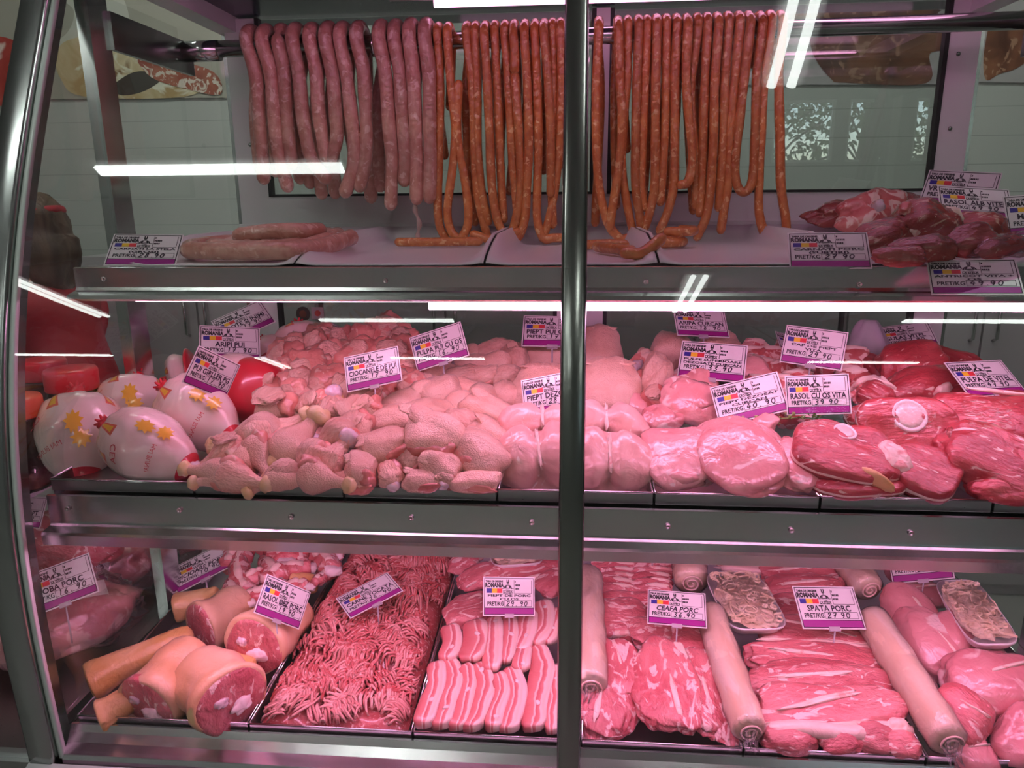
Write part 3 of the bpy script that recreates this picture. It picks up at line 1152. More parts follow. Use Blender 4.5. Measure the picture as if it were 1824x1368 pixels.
def plastic_tray(x0, x1, y0, y1, label):
    b = MB()
    z = 1.3985
    prof = [(0, .0), (.004, .004), (.010, .032), (.0135, .0345), (.016, .033)]
    # front edge low, sides and back rise
    nx = 10
    v, f = [], []
    ys = [y0, y0 + .03, y0 + .10, y0 + .2, (y0 + y1) / 2, y1 - .06, y1 - .02, y1]
    for y in ys:
        t = min(1, max(0, (y - y0) / .17))
        h = .003 + .036 * t ** .8
        for x, q in ((x0, 1), (x0 + .006, 1.03), (x0 + .020, .35), (x0 + .035, .03), ((x0 + x1) / 2, .03), (x1 - .035, .03), (x1 - .020, .35), (x1 - .006, 1.03), (x1, 1)):
            hh = h * q
            if y >= y1 - .021:
                hh = max(hh, .039 * (.5 if y < y1 else 1))
            v.append((x, y, z + .002 + hh))
    n = 9
    for i in range(len(ys) - 1):
        for j in range(n - 1):
            f.append((i * n + j, i * n + j + 1, (i + 1) * n + j + 1, (i + 1) * n + j))
    b.add(v, f)
    o = ob('plastic_tray', b.mesh('plastic_tray', PLTRAY, True))
    mo = o.modifiers.new('thickness', 'SOLIDIFY')
    mo.thickness = .002
    return tag(o, label, 'tray', 'white plastic trays on the top shelf')


TX = [-.735, -.452, -.140, .135, .42, .70]
for k, what in enumerate(('under the coiled thick sausages', 'mostly empty under the hanging thick sausages', 'under the thin sausages beside the mullion', 'under the hanging thin sausages right of the mullion', 'under the dark beef cuts')):
    plastic_tray(TX[k] + .002, TX[k + 1] - .002, 1.185, 1.78, 'white plastic tray ' + what)


def lying(pts, r, ma, name, label, z=None, group=None, n=12, Y=None, dz=()):
    P = []
    for i, (x, y) in enumerate(pts):
        p = at(x, y, (1.19, 1.402 + r + (dz[i] if dz else 0), 0)) if Y is None else onY(x, y, Y)
        P.append(p)
    mb = sausage_mb(smooth_path(P), r, n=n, lump=.05)
    return tag(ob(name, mb.mesh(name, ma, True)), label, 'sausage', group)


# coil of thick sausage on the left tray
def tsh(pts, label, r=.0155, dz=None):
    P = [Vector((x, y, 1.405 + r + z)) for x, y, z in pts]
    mb = sausage_mb(smooth_path(P), r, n=14, lump=.05)
    tag(ob('thick_sausage', mb.mesh('thick_sausage', THICK, True)), label, 'sausage', 'thick sausages lying on the top shelf')


tsh([(-.66, 1.26, 0), (-.685, 1.30, 0), (-.68, 1.36, .002), (-.64, 1.39, .004), (-.60, 1.36, 0), (-.58, 1.30, 0)], 'thick raw sausage curled at the left end of the sausage coil')
tsh([(-.655, 1.235, 0), (-.60, 1.215, 0), (-.53, 1.212, 0), (-.47, 1.225, 0), (-.445, 1.30, 0), (-.425, 1.42, .012)], 'thick raw sausage lying nearest the front edge of its white tray')
tsh([(-.62, 1.25, .004), (-.57, 1.245, .0), (-.52, 1.25, .0), (-.478, 1.29, 0), (-.455, 1.40, .010)], 'thick raw sausage lying second from the front edge of its white tray')
tsh([(-.545, 1.285, 0), (-.515, 1.30, 0), (-.493, 1.36, .003), (-.475, 1.50, .014)], 'thick raw sausage lying third from the front edge of its white tray')
tsh([(-.53, 1.36, 0), (-.52, 1.44, .004), (-.51, 1.55, .012)], 'thick raw sausage lying farthest back of the straight ones')
tsh([(-.60, 1.32, .020), (-.55, 1.325, .026), (-.50, 1.34, .027), (-.478, 1.385, .026), (-.50, 1.43, .024), (-.56, 1.44, .016), (-.62, 1.43, .010)], 'thick raw sausage bent in a hairpin on top of the sausage coil')
tsh([(-.64, 1.44, 0), (-.58, 1.47, 0), (-.54, 1.46, 0)], 'thick raw sausage at the very back of the sausage coil')
# stray thin sausages on the white trays


def tn(pts, label):
    P = [Vector((x, y, 1.4045 + RT + z)) for x, y, z in pts]
    mb = sausage_mb(smooth_path(P), RT, n=10, lump=.05)
    tag(ob('thin_sausage', mb.mesh('thin_sausage', THIN, True)), label, 'sausage', 'thin sausages lying on the top shelf')


def sx(x, y, z):
    p = at(x, y, (1.19, 1.4145, 0))
    return (p.x, p.y, z)


tn([(-.37, 1.58, 0), (-.32, 1.575, 0), (-.26, 1.585, 0), (-.20, 1.60, .0)], 'thin orange sausage lying across the tray under the casing tail')
tn([(-.22, 1.66, .012), (-.17, 1.645, 0), (-.12, 1.655, .018)], 'thin orange sausage lying behind the crossed loop')
tn([(.045, 1.40, 0), (.075, 1.33, 0), (.10, 1.28, 0)], 'thin orange sausage end pointing forward just right of the mullion')
tn([(.085, 1.225, 0), (.115, 1.235, .0), (.145, 1.25, .022)], 'thin orange sausage end lying at the front rim of its white tray')
tn([(.155, 1.55, .0), (.175, 1.51, 0), (.21, 1.52, 0), (.225, 1.56, 0), (.20, 1.60, 0), (.165, 1.59, .0)], 'thin orange sausage coiled in a ring on the tray')
tn([(.19, 1.53, .021), (.225, 1.52, .021), (.245, 1.55, .022), (.225, 1.60, .022)], 'thin orange sausage lying on top of the coiled ring')
tn([(.02, 1.45, 0), (.06, 1.47, 0), (.10, 1.46, .0)], 'thin orange sausage lying behind the mullion')
# ---------------------------------------------------------------- middle shelf: poultry and beef


def drumstick(M, L, W, var, label, group, face=False):
    """bone end at -x, thick end at +x"""
    h = L / 2
    prof = [(-h * .86, W * .10), (-h * .80, W * .15), (-h * .55, W * .155), (-h * .30, W * .22), (0, W * .38), (h * .30, W * .49), (h * .58, W * .50), (h * .80, W * .40), (h * .93, W * .24), (h * .99, W * .07)]
    out = []
    for i in range(len(prof) - 1):
        for t in (0, .5):
            out.append((prof[i][0] * (1 - t) + prof[i + 1][0] * t, prof[i][1] * (1 - t) + prof[i + 1][1] * t))
    out.append(prof[-1])
    skin = lathe_x(out, 22, .09, 24, sq=.86)
    knob = moved(blob(W * .38, W * .50, W * .46, 16, 10, .12, 3, sd=var), T(-h * .90, 0, 0))
    parts = [('skin', skin, SKIN if var % 3 else SKINW), ('bone_end', knob, GRIST if var % 2 else YSKIN)]
    # lean meat showing where the skin was cut
    red = moved(blob(L * .46, W * .62, W * .50, 20, 14, .16, 2.6, sd=var + .5), T(h * .55, -W * .26, W * .04, .4 * (1 if var % 2 else -1)))
    parts.append(('exposed_meat', red, CMEAT))
    # a loose flap of skin over the cut end
    if var % 2:
        fl = moved(blob(L * .42, W * .80, W * .14, 20, 10, .18, 3, sd=var + .8, flat=.2), T(h * .46, W * .05, W * .40, .3, .32))
        parts.append(('skin_flap', fl, SKINW))
    return thing('chicken_drumstick', M, parts, label, 'drumstick', group)


DR = [  # bone end, thick end, width, lift
    [(352, 838, 392, 842, 40, 0), (372, 856, 410, 850, 36, -.004), (455, 858, 412, 848, 44, 0), (470, 862, 500, 846, 36, -.004), (540, 858, 500, 852, 36, -.004), (596, 858, 560, 850, 44, 0), (600, 850, 640, 856, 36, -.012)],
    [(366, 826, 418, 796, 42, .010), (470, 836, 452, 800, 40, .008), (532, 840, 556, 808, 40, .010), (613, 790, 572, 838, 58, .014), (398, 800, 448, 822, 56, .006)],
    [(394, 792, 486, 766, 50, .022), (478, 806, 462, 774, 44, .020), (560, 750, 504, 816, 62, .020), (556, 804, 618, 764, 46, .026)],
    [(446, 772, 500, 712, 50, .018), (536, 746, 482, 782, 46, .026), (562, 758, 560, 722, 42, .012), (640, 796, 632, 762, 46, .014)],
    [(590, 714, 528, 742, 48, .016), (600, 716, 616, 746, 52, .02), (640, 764, 652, 730, 40, .012), (574, 762, 590, 736, 40, .012)],
    [(560, 726, 520, 708, 46, .008), (592, 722, 620, 700, 40, .008), (634, 722, 660, 702, 42, .008), (664, 736, 650, 716, 40, .008)],
]
RN = ['front', 'second', 'third', 'fourth', 'fifth', 'back']
for r_, row in enumerate(DR):
    order = sorted(range(len(row)), key=lambda i: row[i][0] + row[i][2])
    for k, (x1, y1, x2, y2, wd, dz) in enumerate(row):
        M, L, s = pose(x1, y1, x2, y2, PL_MID, 1.0, dz + (.016 if r_ == 0 else .006))
        lab = 'raw chicken drumstick, %s row of its heap, %s from the left' % (RN[r_], NUM[order.index(k)])
        drumstick(M @ T(0, 0, 0, 0, 0, R.uniform(-.5, .5)), max(L, .065) * 1.42, wd * s * 1.45, R.randint(0, 9), lab, 'raw chicken drumsticks')

# boneless thigh meat heaped behind the drumsticks
TH = [(478, 690, 30, 44), (500, 650, 46, 60), (496, 672, 40, 50), (522, 626, 40, 44), (545, 660, 60, 56), (535, 690, 46, 50), (520, 712, 40, 50), (560, 622, 44, 40), (580, 692, 44, 56), (592, 640, 50, 50), (612, 700, 44, 42), (640, 700, 50, 44), (650, 612, 56, 44), (684, 606, 60, 56), (640, 640, 50, 50), (686, 640, 52, 50), (716, 634, 44, 50), (722, 664, 44, 40), (700, 680, 54, 44), (738, 690, 40, 36), (672, 692, 50, 40), (716, 612, 40, 40), (606, 612, 40, 36), (574, 604, 40, 36), (690, 586, 34, 36)]
order = sorted(range(len(TH)), key=lambda i: (-(TH[i][1] // 30), TH[i][0]))
rows = {}
for i in order:
    rows.setdefault(TH[i][1] // 30, []).append(i)
ks = sorted(rows, reverse=True)
for i, (x, y, a, b_) in enumerate(TH):
    q = TH[i][1] // 30
    c = at(x, min(y + 26, 760), PL_MID)
    c = onY(x, y, c.y + .02)
    s = depth(c) / F
    M = Matrix.Translation(c) @ Matrix.Rotation(R.uniform(-.5, .5), 4, 'Z') @ Matrix.Rotation(.8, 4, 'X') @ Matrix.Rotation(R.uniform(-.7, .7), 4, 'Z')
    lab = 'boneless chicken thigh behind the drumsticks, %s row, %s from the left' % (['lowest', 'second', 'third', 'fourth', 'top'][min(4, ks.index(q))], NUM[rows[q].index(i)])
    k_ = blob(a * s * 1.55, b_ * s * 1.5, 44 * s, 30, 20, .20, 2.8, .08, 8, fold=.14)
    fl = moved(blob(a * s * .9, b_ * s * .8, 14 * s, 20, 10, .2, 3, .05), T(R.uniform(-.006, .006), R.uniform(-.01, .01), 19 * s, R.uniform(0, 3), R.uniform(-.4, .4)))
    thing('chicken_thigh', M, [('meat', k_, CMEAT), ('skin_flap', fl, SKINW)], lab, 'chicken thigh', 'boneless chicken thighs behind the drumsticks')


def leg_quarter(M, L, W, H, var, label, knob):
    body = blob(L, W, H, 34, 22, .10, 2.2, .03, 7, taper=.18 if var % 2 else -.12, fold=.08 if var % 3 == 0 else .04, bend=R.uniform(-.12, .12))
    edge = moved(blob(L * .70, W * .40, H * .70, 24, 14, .16, 3, .05), T(L * .06, -.34 * W, H * .0, R.uniform(-.2, .2)))
    parts = [('skin', body, SKINW if var % 3 == 0 else SKIN), ('exposed_meat', edge, CRED if var % 2 else CMEAT)]
    if var % 2:
        parts.append(('skin_flap', moved(blob(L * .5, W * .42, H * .16, 20, 10, .2, 3), T(-L * .2, W * .16, H * .40, R.uniform(-.6, .6), .2)), SKIN))
    if knob:
        kb = moved(blob(W * .5, W * .55, W * .5, 16, 12, .12, 3), T(-L * .5, 0, 0))
        parts.append(('bone_end', kb, GRIST))
    return thing('chicken_leg_quarter', M, parts, label, 'chicken leg', 'raw chicken leg quarters')


LQ = [  # row, ends, width, lift, knob
    (0, 622, 846, 668, 834, 62, .0, 0), (0, 700, 862, 686, 826, 40, -.006, 1), (0, 722, 858, 786, 858, 36, -.012, 0), (0, 790, 862, 796, 836, 34, -.006, 1), (0, 800, 860, 884, 858, 34, -.012, 0), (0, 876, 836, 892, 806, 36, .0, 0),
    (1, 714, 838, 754, 806, 50, .008, 0), (1, 752, 828, 818, 842, 54, .010, 0), (1, 826, 776, 880, 846, 76, .014, 0), (1, 648, 816, 726, 778, 62, .026, 0), (1, 728, 774, 824, 792, 82, .034, 0),
    (2, 846, 758, 902, 806, 50, .012, 0), (2, 806, 742, 858, 780, 50, .018, 0), (2, 652, 768, 728, 738, 48, .012, 0), (2, 722, 758, 796, 726, 52, .016, 0), (2, 838, 722, 914, 764, 60, .014, 0),
    (3, 790, 736, 842, 720, 52, .012, 0), (3, 680, 742, 762, 702, 48, .010, 0), (3, 746, 720, 816, 692, 62, .016, 0), (3, 838, 702, 884, 712, 44, .008, 0), (3, 886, 688, 918, 726, 46, .004, 0),
    (4, 700, 710, 768, 680, 48, .008, 0), (4, 800, 692, 862, 704, 40, .010, 0), (4, 738, 676, 808, 660, 40, .006, 0), (4, 790, 680, 850, 668, 38, .006, 0), (4, 842, 676, 892, 668, 38, .006, 0), (4, 880, 676, 926, 676, 44, .004, 0),
    (5, 816, 652, 864, 648, 34, .004, 1), (5, 858, 650, 908, 644, 36, .004, 0), (5, 850, 634, 912, 620, 38, .004, 0), (5, 908, 624, 930, 664, 40, .0, 0), (5, 832, 636, 858, 626, 32, .0, 0), (5, 770, 648, 812, 640, 36, .0, 0),
]
for r_ in range(6):
    row = [q for q in LQ if q[0] == r_]
    row.sort(key=lambda q: q[1] + q[3])
    for k, (_, x1, y1, x2, y2, wd, dz, kn) in enumerate(row):
        M, L, s = pose(x1, y1, x2, y2, PL_MID, .8, dz + (.012 if r_ == 0 else .0))
        leg_quarter(M @ T(0, 0, 0, 0, 0, R.uniform(-.3, .3)), L * 1.16, wd * s * 1.16, wd * s * 1.10, R.randint(0, 11), 'raw chicken leg quarter, %s row of its tray, %s from the left' % (RN[r_], NUM[k]), kn)


def lump(name, x1, y1, x2, y2, wd, ma, label, cat, group, pl=PL_MID, lay=.8, dz=0., hr=.8, extra=(), **kw):
    M, L, s = pose(x1, y1, x2, y2, pl, lay, dz)
    W = wd * s * 1.14
    L *= 1.10
    kw.setdefault('amp', .13)
    kw.setdefault('fine', .045)
    b_ = blob(L, W, W * hr, 36, 24, **kw)
    return thing(name, M, [('meat', b_, ma)] + [(n, moved(blob(L * a, W * c, W * hr * d, 20, 14, .14, 3), T(L * px, W * py, W * hr * pz, rz, ry)), m2) for n, m2, a, c, d, px, py, pz, rz, ry in extra] if extra else [('meat', b_, ma)], label, cat, group)


# chicken breasts: double, heart-shaped, with the wishbone tie in the crease


def breast(x1, y1, x2, y2, wd, label, skin, dz, group='chicken breasts'):
    M, L, s = pose(x1, y1, x2, y2, PL_MID, 1.0, dz)
    W = wd * s
    b_ = blob(L * 1.06, W * 1.04, W * .56, 44, 36, .07, 2.0, .03, 6, p=2.3 if skin else 2.15, groove=.05 if skin else .34, taper=.06, flat=.5)
    if skin:
        return thing('chicken_breast', M, [('skin', b_, SKIN), ('exposed_meat', moved(blob(L * .5, W * .8, W * .3, 24, 14), T(-L * .30, 0, -W * .04)), BREAST), ('skin_flap', moved(blob(L * .16, W * .8, W * .1, 24, 10, .2, 3), T(L * .34, 0, W * .16, 0, .5)), SKINW)], label, 'chicken breast', group)
    tie = moved(blob(L * .62, W * .05, W * .06, 24, 10, .25, 6, .1), T(L * .04, 0, W * .17, .05, .1))
    return thing('chicken_breast', M, [('fillet', b_, BREAST), ('tendon', tie, FAT)], label, 'chicken breast', group)


breast(966, 872, 956, 762, 166, 'double skinless chicken breast at the front, left of the mullion', 0, .0)
breast(1084, 880, 1086, 768, 158, 'double skinless chicken breast at the front, right of the mullion', 0, .0)
breast(966, 794, 968, 722, 160, 'double skinless chicken breast behind the front one, left of the mullion', 0, .016)
breast(1078, 796, 1080, 722, 150, 'double skinless chicken breast behind the front one, right of the mullion', 0, .016)
breast(1082, 742, 1080, 642, 118, 'skin-on chicken breast above the skinless ones, right of the mullion', 1, .018)
breast(966, 742, 972, 648, 110, 'skin-on chicken breast behind the breast price tag, left of the mullion', 1, .018)
breast(1056, 668, 1050, 584, 110, 'skin-on chicken breast at the very top of the breast tray, right of the mullion', 1, .0)
breast(968, 668, 972, 592, 96, 'skin-on chicken breast at the back, below the bone-in breast price tag', 1, .0)

# turkey
TG = 'turkey pieces'
lump('turkey_wing', 1118, 690, 1160, 628, 36, CMEAT, 'raw turkey wing with a lilac knuckle, leftmost of the turkey heap', 'turkey wing', TG, dz=.01, extra=(('knuckle', GRIST, .30, .55, .7, -.1, .1, .45, 0, 0), ('skin', SKINW, .6, .8, .4, .2, .1, .2, .3, .2)), fold=.06)
lump('turkey_wing', 1158, 700, 1178, 640, 50, SKINW, 'raw turkey wing standing in wrinkled skin beside the turkey thigh tag', 'turkey wing', TG, dz=.03, fold=.08, extra=(('knuckle', GRIST, .3, .4, .6, -.2, -.45, .1, 0, 0), ('exposed_meat', CRED, .5, .5, .5, -.2, .4, 0, 0, 0)))
lump('turkey_wing', 1162, 618, 1224, 632, 62, SKIN, 'plump raw turkey wing at the top of the turkey heap, under the wing tag', 'turkey wing', TG, dz=-.01, fold=.05)
lump('turkey_wing', 1250, 612, 1316, 620, 50, SKIN, 'raw turkey wing at the back behind the turkey thigh tag', 'turkey wing', TG, dz=-.01)
lump('turkey_wing', 1120, 700, 1142, 740, 40, TURKRED, 'narrow raw turkey piece squeezed against the tray divider', 'turkey piece', TG, dz=.0, fold=.06)
lump('turkey_wing', 1150, 720, 1186, 700, 44, CRED, 'dark raw turkey piece with torn skin above the oval thigh', 'turkey piece', TG, dz=.012, extra=(('skin_flap', SKINW, .8, .6, .3, 0, .1, .4, .4, .2),))
lump('turkey_thigh', 1184, 704, 1286, 736, 84, TURKRED, 'large oval glossy turkey thigh left of the turkey breast tag', 'turkey thigh', TG, dz=.022, hr=.5, extra=(('silver_skin', TURKEY, .7, .7, .5, -.05, .08, .3, .2, 0),))
lump('turkey_thigh', 1146, 752, 1214, 746, 52, TURKRED, 'turkey thigh pressed between the divider and the breast slab', 'turkey thigh', TG, dz=.004)
lump('turkey_thigh', 1200, 680, 1270, 690, 60, TURKRED, 'turkey thigh directly under the turkey thigh price tag', 'turkey thigh', TG, dz=.0)
lump('turkey_thigh', 1316, 640, 1372, 700, 56, TURKEY, 'pale turkey thigh peeping out right of the turkey thigh tag', 'turkey thigh', TG, dz=.0)
lump('turkey_thigh', 1330, 612, 1350, 650, 40, TURKEY, 'small turkey piece at the back right of the turkey heap', 'turkey piece', TG, dz=-.01)
lump('turkey_thigh', 1290, 720, 1380, 716, 60, TURKRED, 'turkey thigh hidden behind the turkey breast price tag', 'turkey thigh', TG, dz=-.006)
lump('turkey_breast', 1200, 766, 1228, 862, 120, TURKEY, 'long pink turkey breast against the left divider', 'turkey breast', 'turkey breasts', dz=.008, lay=.55, hr=.42, extra=(('tip', TURKEY, .26, .5, .6, .40, -.05, .1, 0, .2),), fine=.04, ffr=5)
lump('turkey_breast', 1288, 752, 1360, 866, 150, TURKEY, 'widest smooth turkey breast slab lapping over its neighbour', 'turkey breast', 'turkey breasts', dz=.022, lay=.55, hr=.34, extra=(('tip', TURKEY, .22, .35, .5, -.34, .44, -.1, .5, 0),), fine=.03, ffr=5)
lump('turkey_breast', 1402, 784, 1432, 872, 72, TURKEY, 'turkey breast slab on the right, next to the beef shanks', 'turkey breast', 'turkey breasts', dz=.012, lay=.55, hr=.45, fine=.03)

# beef: cubed breast, veal leg, shank slices
CHUNK = [(1336, 640, 34), (1352, 662, 36), (1374, 640, 34), (1392, 664, 34), (1356, 690, 36), (1388, 690, 34), (1412, 650, 34), (1420, 680, 34), (1344, 622, 28), (1400, 622, 28), (1500, 664, 36), (1520, 640, 34), (1484, 690, 36), (1516, 682, 40), (1546, 700, 44), (1376, 716, 36), (1410, 740, 44), (1470, 660, 34)]
for i, (x, y, sz) in enumerate(CHUNK):
    c = at(x, y, PL_MID)
    s = depth(c) / F
    M = Matrix.Translation(c) @ Matrix.Rotation(R.uniform(-.8, .8), 4, 'Z') @ Matrix.Rotation(.7, 4, 'X')
    left = x < 1440
    n = sorted([q[0] for q in CHUNK if (q[0] < 1440) == left]).index(x)
    parts = [('lean', blob(sz * s * 1.5, sz * s * 1.2, sz * s * 1.0, 24, 16, .16, 2.5, .06, p=3.2), BEEFM), ('fat_layer', moved(blob(sz * s * 1.45, sz * s * .35, sz * s * .9, 20, 12, .14, 3, p=3.2), T(0, sz * s * .36, sz * s * .12, .1, 0)), FAT)]
    if i % 3 == 0:
        parts.append(('rib_bone', moved(blob(sz * s * .5, sz * s * .3, sz * s * .4, 16, 10, .1), T(sz * s * .5, -sz * s * .2, sz * s * .3)), BONE))
    thing('beef_breast_chunk', M, parts, 'streaky beef breast chunk %s the shank price tag, %s from the left' % ('behind' if left else 'right of', NUM[n]), 'beef chunk', 'cut beef breast')
BG = 'large veal leg cuts'
lump('veal_leg_cut', 1566, 668, 1674, 640, 78, BEEF, 'big rounded veal leg cut under the goulash price tag', 'veal', BG, dz=.006, p=2.8)
lump('veal_leg_cut', 1640, 636, 1744, 668, 60, BEEF, 'veal leg cut at the back right, sloping toward the side glass', 'veal', BG, dz=-.004)
lump('veal_leg_cut', 1580, 704, 1720, 690, 76, BEEF, 'broad red veal cut in the middle with a gristly knot', 'veal', BG, dz=.008, extra=(('gristle', FAT, .22, .22, .4, .05, -.25, .42, .4, 0), ('fat_cap', FAT, .08, .5, .3, -.46, .1, .2, .3, 0)))
lump('veal_leg_cut', 1536, 690, 1584, 720, 50, BEEF, 'small veal piece with a white fat edge left of the red cut', 'veal', BG, dz=.008, extra=(('fat_edge', FAT, .8, .16, .5, 0, .4, .2, .2, 0),))
lump('veal_leg_cut', 1680, 712, 1752, 706, 50, BEEF, 'small smooth veal piece just behind the large bone shank', 'veal', BG, dz=.01)
lump('veal_leg_cut', 1540, 640, 1580, 676, 40, BEEF, 'veal piece half hidden behind the plastic bag', 'veal', BG, dz=-.01)
lump('veal_leg_cut', 1664, 752, 1860, 762, 116, BEEF, 'largest veal leg cut, upper of two in the right tray', 'veal', BG, dz=.03, lay=.7, hr=.5, p=2.9, extra=(('fat_edge', FAT, .6, .06, .14, .18, .46, .30, -.1, 0),))
lump('veal_leg_cut', 1690, 792, 1870, 862, 116, BEEF, 'deep red veal leg cut, lower of two in the right tray', 'veal', BG, dz=.018, lay=.7, hr=.5, p=3.0, extra=(('dark_edge', BEEFD, .10, .5, .5, -.46, .05, .0, .2, 0),))
lump('veal_leg_cut', 1730, 868, 1850, 884, 56, BEEF, 'veal leg cut lying lowest at the front of the right tray', 'veal', BG, dz=-.006, lay=.5)
lump('veal_leg_cut', 1750, 716, 1850, 730, 56, BEEF, 'flat veal cut with a fat seam under the veal leg price tag', 'veal', BG, dz=.02, extra=(('fat_seam', FAT, .9, .08, .2, 0, -.35, .3, -.1, 0),))


MARROW = meat('marrow', (.80, .52, .48), (.86, .64, .60), fat=(.88, .74, .68), amt=.3, fscale=40, scale=30, bump=.2, vary=.03)


def shank(x, y, w_, h_, th, rx, rz, bone, label, dz=0., ry=0., edge=None):
    c = at(x, y, raised(PL_MID, dz))
    s = depth(c) / F
    M = Matrix.Translation(c) @ Matrix.Rotation(rx, 4, 'X') @ Matrix.Rotation(ry, 4, 'Y') @ Matrix.Rotation(rz, 4, 'Z')
    Wd, Hd, t = w_ * s, h_ * s, th * s
    parts = [('lean', slab(oval(Wd, Hd, 2.6, .1), t, 48, .16), BEEF)]
    parts.append(('fat_seam', moved(slab(oval(Wd * .96, Hd * .96, 2.6, .1), t * .5, 48, .16, sd=SEED[0] * 3.17), T(0, 0, 0)), FAT))
    mb = parts[-1][1]
    mb.v = [(a * 1.045, b2 * 1.045, c2) for a, b2, c2 in mb.v]
    if bone:
        bx, by, br = bone
        M2 = T(bx * Wd, by * Hd, t * .5)
        R_ = br * s
        ring = MB().lathe([(R_ * .80, -.004), (R_ * .98, -.004), (R_ * 1.0, .0015), (R_ * .96, .0030), (R_ * .86, .0030), (R_ * .80, .002)], 28, M2)
        mar = MB().lathe([(R_ * .84, -.004), (R_ * .83, .0018), (R_ * .45, .0028), (R_ * .05, .0030)], 24, M2)
        for q in (ring, mar):
            q.v = [(a + .0012 * nz(a * 90, b2 * 90, 3), b2 + .0012 * nz(b2 * 90, a * 90, 5), c2) for a, b2, c2 in q.v]
        parts.append(('bone', ring, BONE, [('marrow', mar, MARROW)]))
    if edge:
        parts.append(('rind_edge', moved(blob(Wd * .36, Hd * .10, t * 1.1, 24, 14, .1), T(edge[0] * Wd, edge[1] * Hd, 0, edge[2])), edge[3]))
    return thing('beef_shank_slice', M, parts, label, 'beef shank', 'beef shank slices')


shank(1618, 764, 168, 120, 30, .95, .1, (.0, .16, 31), 'big beef shank slice with the widest round marrow bone', .04)
shank(1512, 806, 190, 150, 34, .42, -.25, (-.06, .22, 21), 'beef shank slice with a small oval bone, dark front edge', .03, .08, (.20, -.40, -.35, TAN))
shank(1552, 748, 90, 60, 26, .6, .2, None, 'small round beef shank slice without bone behind the tag', .03)
shank(1530, 856, 176, 84, 26, .30, .05, None, 'flat beef slice lying at the front of the shank tray', .0)
shank(1650, 842, 116, 120, 36, .45, -.5, None, 'thick beef slice with a fine fat line at the front right', .008)
lump('beef_fat_piece', 1572, 796, 1612, 848, 44, FAT, 'lump of pink-white beef fat between two shank slices', 'beef fat', None, dz=.024, fold=.08)

# parsley of plastic under the tags
for k, (x, y, n, lab) in enumerate(((1352, 752, 26, 'sprig of green parsley garnish under the turkey breast tag'), (1424, 744, 18, 'sprig of green parsley garnish under the shank price tag'))):
    c = onY(x, y, 1.235)
    b_ = MB()
    for i in range(n):
        p = Vector((R.uniform(-.034, .034), R.uniform(-.008, .008), R.uniform(-.004, .006)))
        a = R.uniform(0, 6.28)
        e = Vector((math.cos(a) * .008, math.sin(a) * .004, .006))
        f_ = Vector((-math.sin(a) * .004, .002, math.cos(a) * .004))
        b_.add([p, p + e * .5 + f_, p + e, p + e * .5 - f_, p + e * .5 + Vector((0, -.002, .002))], [(0, 1, 4), (1, 2, 4), (2, 3, 4), (3, 0, 4)])
    b_.tube([(-.036, .001, -.003), (0, .002, 0), (.036, .001, -.002)], .0012, 6)
    M = Matrix.Translation(c)
    tag(ob('parsley_garnish', b_.mesh('parsley_garnish', plain('leaf_%d' % k, (.22, .34, .10) if k else (.30, .38, .13), .45)), None, M), lab, 'garnish', 'parsley garnishes')


